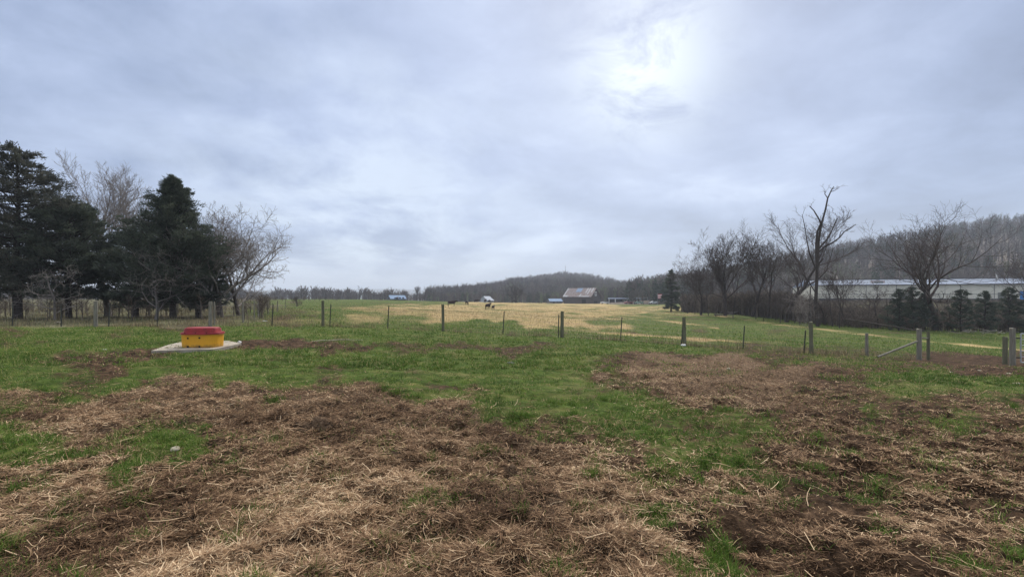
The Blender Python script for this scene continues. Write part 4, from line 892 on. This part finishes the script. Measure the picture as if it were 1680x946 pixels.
def car(px, Yb, zb, col, label, rz, kind='car', h=1.45):
    p = at(px, Yb); p.z = zb; o = empty('parked_'+kind, p, R(rz), label=label, cat=kind, group='vehicles parked at the long low house')
    prof = [(-2.2, .35), (-2.25, .8), (-1.9, .92), (-1.2, 1.0), (-.6, h), (.8, h), (1.5, .98), (2.15, .9), (2.25, .4)]; bm = B()
    a = [bm.verts.new((x_, -.85+.12*(z_ > 1.1), z_)) for x_, z_ in prof]; b = [bm.verts.new((x_, .85-.12*(z_ > 1.1), z_)) for x_, z_ in prof]; n = len(prof); bm.faces.new(a); bm.faces.new(b[::-1])
    for i in range(n): bm.faces.new((a[i], b[i], b[(i+1) % n], a[(i+1) % n]))
    mk('body', bm, col, o)
    for s in (-1, 1):
        bm = B(); v = [bm.verts.new((x_, s*(.87-.10*(z_ > 1.2)), z_)) for x_, z_ in ((-1.05, 1.03), (-.5, h-.07), (.7, h-.07), (1.25, 1.03))]; bm.faces.new(v); bmesh.ops.solidify(bm, geom=list(bm.faces), thickness=.02); mk('window', bm, mdark, o)
        for x_ in (-1.4, 1.4): bm = B(); cyl(bm, (x_, s*.7, .33), (x_, s*.9, .33), .33, n=14); mk('wheel', bm, mdark, o)
mcw = mat('white_car_paint', (.75, .75, .74), None, 3, .35, spec=.5)
zc = -1.9
car(1031, 255, Z(*at(1031, 255)[:2])+.2, mat('maroon_car_paint', (.35, .10, .09), None, 3, .35), 'red brown car parked left of the small bare tree', 8)
car(1048, 250, Z(*at(1048, 250)[:2])+.2, mat('green_car_paint', (.30, .42, .34), None, 3, .35), 'pale green car parked right of the small bare tree', -5)
car(1072, 250, Z(*at(1072, 250)[:2])+.2, mcw, 'white car parked at the right end of the long house', 10)
car(992, 262, Z(*at(992, 262)[:2])+.1, mcw, 'white car parked alone just right of the old barn', 3, h=1.3)
# flag
p = at(1079, 200); p.z = Z(p.x, p.y); o = empty('flagpole', p, label='red and white flag on a short pole left of the dark conifer', cat='flag')
bm = B(); cyl(bm, (0, 0, 0), (0, 0, 5.2), .05, .04); mk('pole', bm, mtin, o)
mred_ = mat('red_cloth', (.50, .05, .07), None, 3, .9); bm = B(); bm2 = B()
for k in range(7):
    q = bm if k % 2 == 0 else bm2; box(q, (.95+.05*math.sin(k), .02, 3.0+.0+k*.26), (1.8-.1*(k % 3), .03, .26), rz=.0)
mk('red_stripes', bm, mred_, o); mk('white_stripes', bm2, mwhite, o)
# radio mast
p = at(927.5, 900); p.z = EYE-(458-HZ)/F*900; S = []; H = 24
o = empty('radio_mast', p, label='thin lattice radio mast on top of the rounded hill', cat='mast')
for k in range(3):
    a = k*2.094; q = (math.cos(a)*.6, math.sin(a)*.6)
    S.append((q[0], q[1], -6, q[0]*.6, q[1]*.6, H, .13, .11))
    for j in range(12):
        z0 = j*H/12; b = (k+1)*2.094; S.append((q[0], q[1], z0, math.cos(b)*.55, math.sin(b)*.55, z0+H/12, .06, .06))
link('lattice', segs_mesh('lattice', S, 4), mat('mast_steel', (.14, .13, .14), None, 2, .6), o)
bm = B(); cyl(bm, (0, 0, H), (0, 0, H+3), .1, .06); mk('antenna', bm, mtin, o)

# long metal building
def metal_building():
    A0 = at(1343, 186); B0 = at(2050, 146); zb = .15; d = (B0-A0); d.z = 0; Lb = d.length; ang_ = math.atan2(d.y, d.x)
    o = empty('metal_building', Vector((A0.x, A0.y, zb)), ang_, label='very long low cream metal building with pale blue roof edge behind the bank', cat='building')
    he, D = 6.0, 55
    t = NT('cream_siding'); t.b.inputs['Roughness'].default_value = .6; tc = t.n('ShaderNodeTexCoord').outputs['Object']; wv = t.n('ShaderNodeTexWave'); wv.inputs['Scale'].default_value = 1.6; wv.inputs['Distortion'].default_value = 0; t.l(tc, wv.inputs['Vector'])
    c = t.ramp(t.noise(.35, 5, .6, tc), [(.3, (.56, .53, .43)), (.7, (.68, .65, .55))]); c = t.mix(.22, c, t.ramp(wv.outputs['Fac'], [(0, (.6, .6, .6)), (.3, (1, 1, 1))]), 'MULTIPLY'); t.l(c, t.b.inputs['Base Color'])
    bm = B(); box(bm, (Lb/2, D/2, he/2-.5), (Lb, D, he+1)); mk('wall', bm, t.m, o)
    mfa = mat('pale_blue_metal', (.36, .41, .50), (.27, .32, .40), 1.2, .6, spec=.3, stretch=(.3, 1, 1)); mdk = mat('dark_trim', (.05, .05, .06), None, 3, .7)
    bm = B(); v = [(-.4, -.5, he), (Lb+.4, -.5, he), (Lb+.4, D/2, he+2.6), (-.4, D/2, he+2.6), (-.4, D+.5, he), (Lb+.4, D+.5, he)]; q = [bm.verts.new(x_) for x_ in v]
    bm.faces.new((q[0], q[1], q[2], q[3])); bm.faces.new((q[3], q[2], q[5], q[4])); bmesh.ops.solidify(bm, geom=list(bm.faces), thickness=-.18); mk('roof', bm, mfa, o)
    bm = B(); box(bm, (Lb/2, -.56, he-.13), (Lb+1, .12, .30)); mk('gutter', bm, mdk, o)
    bm = B(); box(bm, (Lb/2, D/2, he+2.85), (Lb, .6, .22)); mk('ridge_cap', bm, mdk, o)
    bm = B(); box(bm, (Lb/2, -.05, .35), (Lb, .1, 1.1)); mk('plinth', bm, mdk, o)
    k = 0; x_ = 6.0
    while x_ < Lb: bm = B(); box(bm, (x_, -.06, he/2+.4), (.16, .12, he-1.1)); mk('downpipe', bm, mat('trim_grey', (.20, .20, .18), None, 3, .7) if k == 0 else bpy.data.materials['trim_grey'], o); x_ += 9.2; k += 1
    bm = B(); box(bm, (Lb/2, -.07, 2.5), (Lb, .06, .14)); mk('band', bm, bpy.data.materials['trim_grey'], o)
    for x_, w in ((27, 2.6), (54, 2.2), (73, 1.6)): bm = B(); box(bm, (x_, -.08, 1.9), (w, .1, 2.2)); mk('dock_door', bm, bpy.data.materials['trim_grey'], o)
    return o, ang_, A0, zb, he
mb, an_, A0, zb, he = metal_building()
def roofunit(px, w, h, m, label):
    Yq = 186-(px-1343)/(2050-1343)*24; p = at(px, Yq+3.5); p.z = zb+he+.42; o = empty('rooftop_unit', p, an_, label=label, cat='roof unit')
    bm = B(); box(bm, (0, 0, h/2), (w, 2, h), bev=.06); mk('casing', bm, m, o); bm = B(); cyl(bm, (0, 0, h), (0, 0, h+.2), .6, n=14); mk('fan', bm, mdark, o)
    bm = B(); box(bm, (0, -1.03, h/2), (w*.7, .05, h*.6)); mk('grille', bm, bpy.data.materials['trim_grey'], o)
roofunit(1440, 4.0, 1.3, mat('pinkish_casing', (.50, .42, .40), None, 3, .7), 'pinkish grey box on the metal roof, left one'); roofunit(1546, 3.2, 1.4, mwhite, 'white box on the metal roof above the twin stemmed tree')
p = at(1634, 160); p.z = zb+he+.3; o = empty('satellite_dish', p, R(10), label='white dish standing on the edge of the metal roof', cat='dish')
bm = B(); cyl(bm, (0, 0, 0), (0, 0, 1.5), .05); mk('mast', bm, bpy.data.materials['trim_grey'], o)
bm = B(); r = bmesh.ops.create_cone(bm, cap_ends=False, segments=24, radius1=.15, radius2=.95, depth=.3); bmesh.ops.rotate(bm, verts=r['verts'], cent=(0, 0, 0), matrix=Matrix.Rotation(R(70), 3, 'X') @ Matrix.Rotation(R(25), 3, 'Y')); bmesh.ops.solidify(bm, geom=list(bm.faces), thickness=.04); r2 = bmesh.ops.create_circle(bm, cap_ends=True, segments=24, radius=.15); bmesh.ops.translate(bm, verts=list(bm.verts), vec=(0, -.15, 1.7)); mk('dish', bm, mwhite, o)
# blue container tank at the right edge
p = at(1682, 130); p.z = .95; o = empty('blue_tank', p, 0, label='bright blue tank at the right edge before the metal building', cat='tank')
bm = B(); cyl(bm, (0, 0, 0), (0, 0, 2.2), 1.0, 1.0, 20); bmesh.ops.bevel(bm, geom=[e for e in bm.edges], offset=.1, segments=2, affect='EDGES'); mk('shell', bm, mat('blue_plastic', (.02, .22, .62), None, 3, .4), o, (0, 0, 0))
bm = B(); cyl(bm, (0, 0, 2.2), (0, 0, 2.4), .35, n=14); mk('cap', bm, mdark, o)

# ------------------------------------------------------------------ haze, sky, sun, camera
HAZE = .00038
bm = B(); box(bm, (0, 0, 62.5), (11000, 11000, 145)); hz = mk('haze', bm, None); hz.data.materials.clear()
m = bpy.data.materials.new('haze'); m.use_nodes = True; nt = m.node_tree; nt.nodes.clear(); pv = nt.nodes.new('ShaderNodeVolumePrincipled'); pv.inputs['Density'].default_value = HAZE; pv.inputs['Color'].default_value = (.84, .91, 1.0, 1); pv.inputs['Anisotropy'].default_value = 0
mo = nt.nodes.new('ShaderNodeOutputMaterial'); nt.links.new(pv.outputs[0], mo.inputs['Volume']); hz.data.materials.append(m); tag(hz, kind='stuff')

SUN_EL, SUN_AZ = R(42), R(14)     # azimuth clockwise from +Y
sd = Vector((math.sin(SUN_AZ)*math.cos(SUN_EL), math.cos(SUN_AZ)*math.cos(SUN_EL), math.sin(SUN_EL)))
w = bpy.data.worlds.new('World'); scn.world = w; w.use_nodes = True; nt = w.node_tree; nt.nodes.clear()
N = nt.nodes.new; Lk = nt.links.new
out = N('ShaderNodeOutputWorld'); bg = N('ShaderNodeBackground'); Lk(bg.outputs[0], out.inputs[0])
sky = N('ShaderNodeTexSky'); sky.sky_type = 'NISHITA'; sky.sun_disc = False; sky.sun_elevation = SUN_EL; sky.sun_rotation = SUN_AZ
tc = N('ShaderNodeTexCoord'); sp = N('ShaderNodeSeparateXYZ'); Lk(tc.outputs['Generated'], sp.inputs[0])
def mth(op, a, b=None, cl=False):
    n_ = N('ShaderNodeMath'); n_.operation = op; n_.use_clamp = cl
    for i_, v in ((0, a), (1, b)):
        if v is None: continue
        if isinstance(v, (int, float)): n_.inputs[i_].default_value = v
        else: Lk(v, n_.inputs[i_])
    return n_.outputs[0]
zz = mth('MAXIMUM', sp.outputs[2], 0.0); dn = mth('ADD', zz, .22)
cx = mth('DIVIDE', sp.outputs[0], dn); cy = mth('DIVIDE', sp.outputs[1], dn); cb = N('ShaderNodeCombineXYZ'); Lk(cx, cb.inputs[0]); Lk(cy, cb.inputs[1]); cb.inputs[2].default_value = 3.7
def nz(s, d, r, dist=0, off=(0, 0, 0), sc=(1, 1, 1)):
    mp = N('ShaderNodeMapping'); mp.inputs['Location'].default_value = off; mp.inputs['Scale'].default_value = sc; Lk(cb.outputs[0], mp.inputs['Vector'])
    n_ = N('ShaderNodeTexNoise'); n_.inputs['Scale'].default_value = s; n_.inputs['Detail'].default_value = d; n_.inputs['Roughness'].default_value = r; n_.inputs['Distortion'].default_value = dist; Lk(mp.outputs[0], n_.inputs['Vector']); return n_.outputs['Fac']
def rmp(f, st):
    n_ = N('ShaderNodeValToRGB'); e = n_.color_ramp.elements
    while len(e) < len(st): e.new(.5)
    for i_, (p_, c_) in enumerate(st): e[i_].position = p_; e[i_].color = (*c_, 1)
    Lk(f, n_.inputs[0]); return n_.outputs[0]
def mx(f, a, b, bl='MIX'):
    n_ = N('ShaderNodeMix'); n_.data_type = 'RGBA'; n_.blend_type = bl
    if isinstance(f, (int, float)): n_.inputs[0].default_value = f
    else: Lk(f, n_.inputs[0])
    for i_, v in ((6, a), (7, b)):
        if isinstance(v, tuple): n_.inputs[i_].default_value = (*v, 1)
        else: Lk(v, n_.inputs[i_])
    return n_.outputs[2]
big = nz(.55, 7, .52, .4, (1.3, .4, 0)); fine = nz(2.2, 8, .6, .3)
f = mth('ADD', mth('MULTIPLY', big, .72), mth('MULTIPLY', fine, .28))
cloud = rmp(f, [(.39, (.19, .24, .37)), (.46, (.28, .35, .52)), (.53, (.40, .48, .67)), (.61, (.62, .71, .88))])
# the thin place in the cloud where the light comes through, and brighter zenith
hd = Vector(((1055-CX)/F, 1, (HZ-105)/F)).normalized()
dp = N('ShaderNodeVectorMath'); dp.operation = 'DOT_PRODUCT'; Lk(tc.outputs['Generated'], dp.inputs[0]); dp.inputs[1].default_value = hd
gap = mth('POWER', mth('MAXIMUM', dp.outputs['Value'], 0.0), 150); gn = mth('MULTIPLY', gap, mth('ADD', mth('MULTIPLY', mth('SUBTRACT', nz(4.2, 8, .65, .5, (5.35, 2.1, 0)), .45), 5.0), .55, True), True)
cloud = mx(gn, cloud, (.84, .93, .97))
wide = mth('POWER', mth('MAXIMUM', dp.outputs['Value'], 0.0), 7); cloud = mx(mth('MULTIPLY', wide, .26), cloud, (.80, .86, 1.0))
hd2 = Vector(((600-CX)/F, 1, (HZ-392)/F)).normalized()
dp2 = N('ShaderNodeVectorMath'); dp2.operation = 'DOT_PRODUCT'; Lk(tc.outputs['Generated'], dp2.inputs[0]); dp2.inputs[1].default_value = hd2
g2 = mth('MULTIPLY', mth('POWER', mth('MAXIMUM', dp2.outputs['Value'], 0.0), 22), mth('MULTIPLY', mth('SUBTRACT', nz(2.0, 8, .6, .3, (2.2, 7.1, 0), (1, .8, 1)), .44), 6.0, True), True); cloud = mx(mth('MULTIPLY', g2, .75), cloud, (.74, .83, .95))
up = mth('MULTIPLY', mth('SUBTRACT', sp.outputs[2], .60), 4.5, True); cloud = mx(up, cloud, (1.7, 1.73, 1.78))
hor = mth('POWER', mth('SUBTRACT', 1.0, zz, True), 14); cloud = mx(mth('MULTIPLY', hor, .5), cloud, (.56, .67, .83))
low = mth('MULTIPLY', hor, mth('MULTIPLY', mth('SUBTRACT', nz(1.2, 6, .55, .2, (9, 3, 0), (1, .5, 1)), .50), 5.0, True), True); cloud = mx(mth('MULTIPLY', low, .6), cloud, (.82, .92, 1.0))
vm = N('ShaderNodeVectorMath'); vm.operation = 'SCALE'; Lk(cloud, vm.inputs[0]); vm.inputs['Scale'].default_value = 10.0; cloud = vm.outputs[0]; skc = sky.outputs[0]
Lk(mx(.88, skc, cloud), bg.inputs[0]); bg.inputs[1].default_value = 0.1
sl = bpy.data.lights.new('sun', 'SUN'); sl.energy = 3.2; sl.angle = R(10); sl.color = (1, .94, .86); so = bpy.data.objects.new('sun', sl); COL.objects.link(so); so.rotation_euler = sd.to_track_quat('Z', 'Y').to_euler(); so.location = (0, 0, 40)
cam = bpy.data.cameras.new('camera'); co = bpy.data.objects.new('camera', cam); COL.objects.link(co); co.location = (0, 0, EYE); co.rotation_euler = (R(90), 0, 0)
cam.sensor_width = 36; cam.lens = 36*F/1680; cam.shift_y = 14/1680; cam.clip_start = .05; cam.clip_end = 20000; scn.camera = co
vs = scn.view_settings; vs.view_transform = 'Standard'; vs.look = 'None'; vs.gamma = 1; vs.use_curve_mapping = False; vs.exposure = 0.33
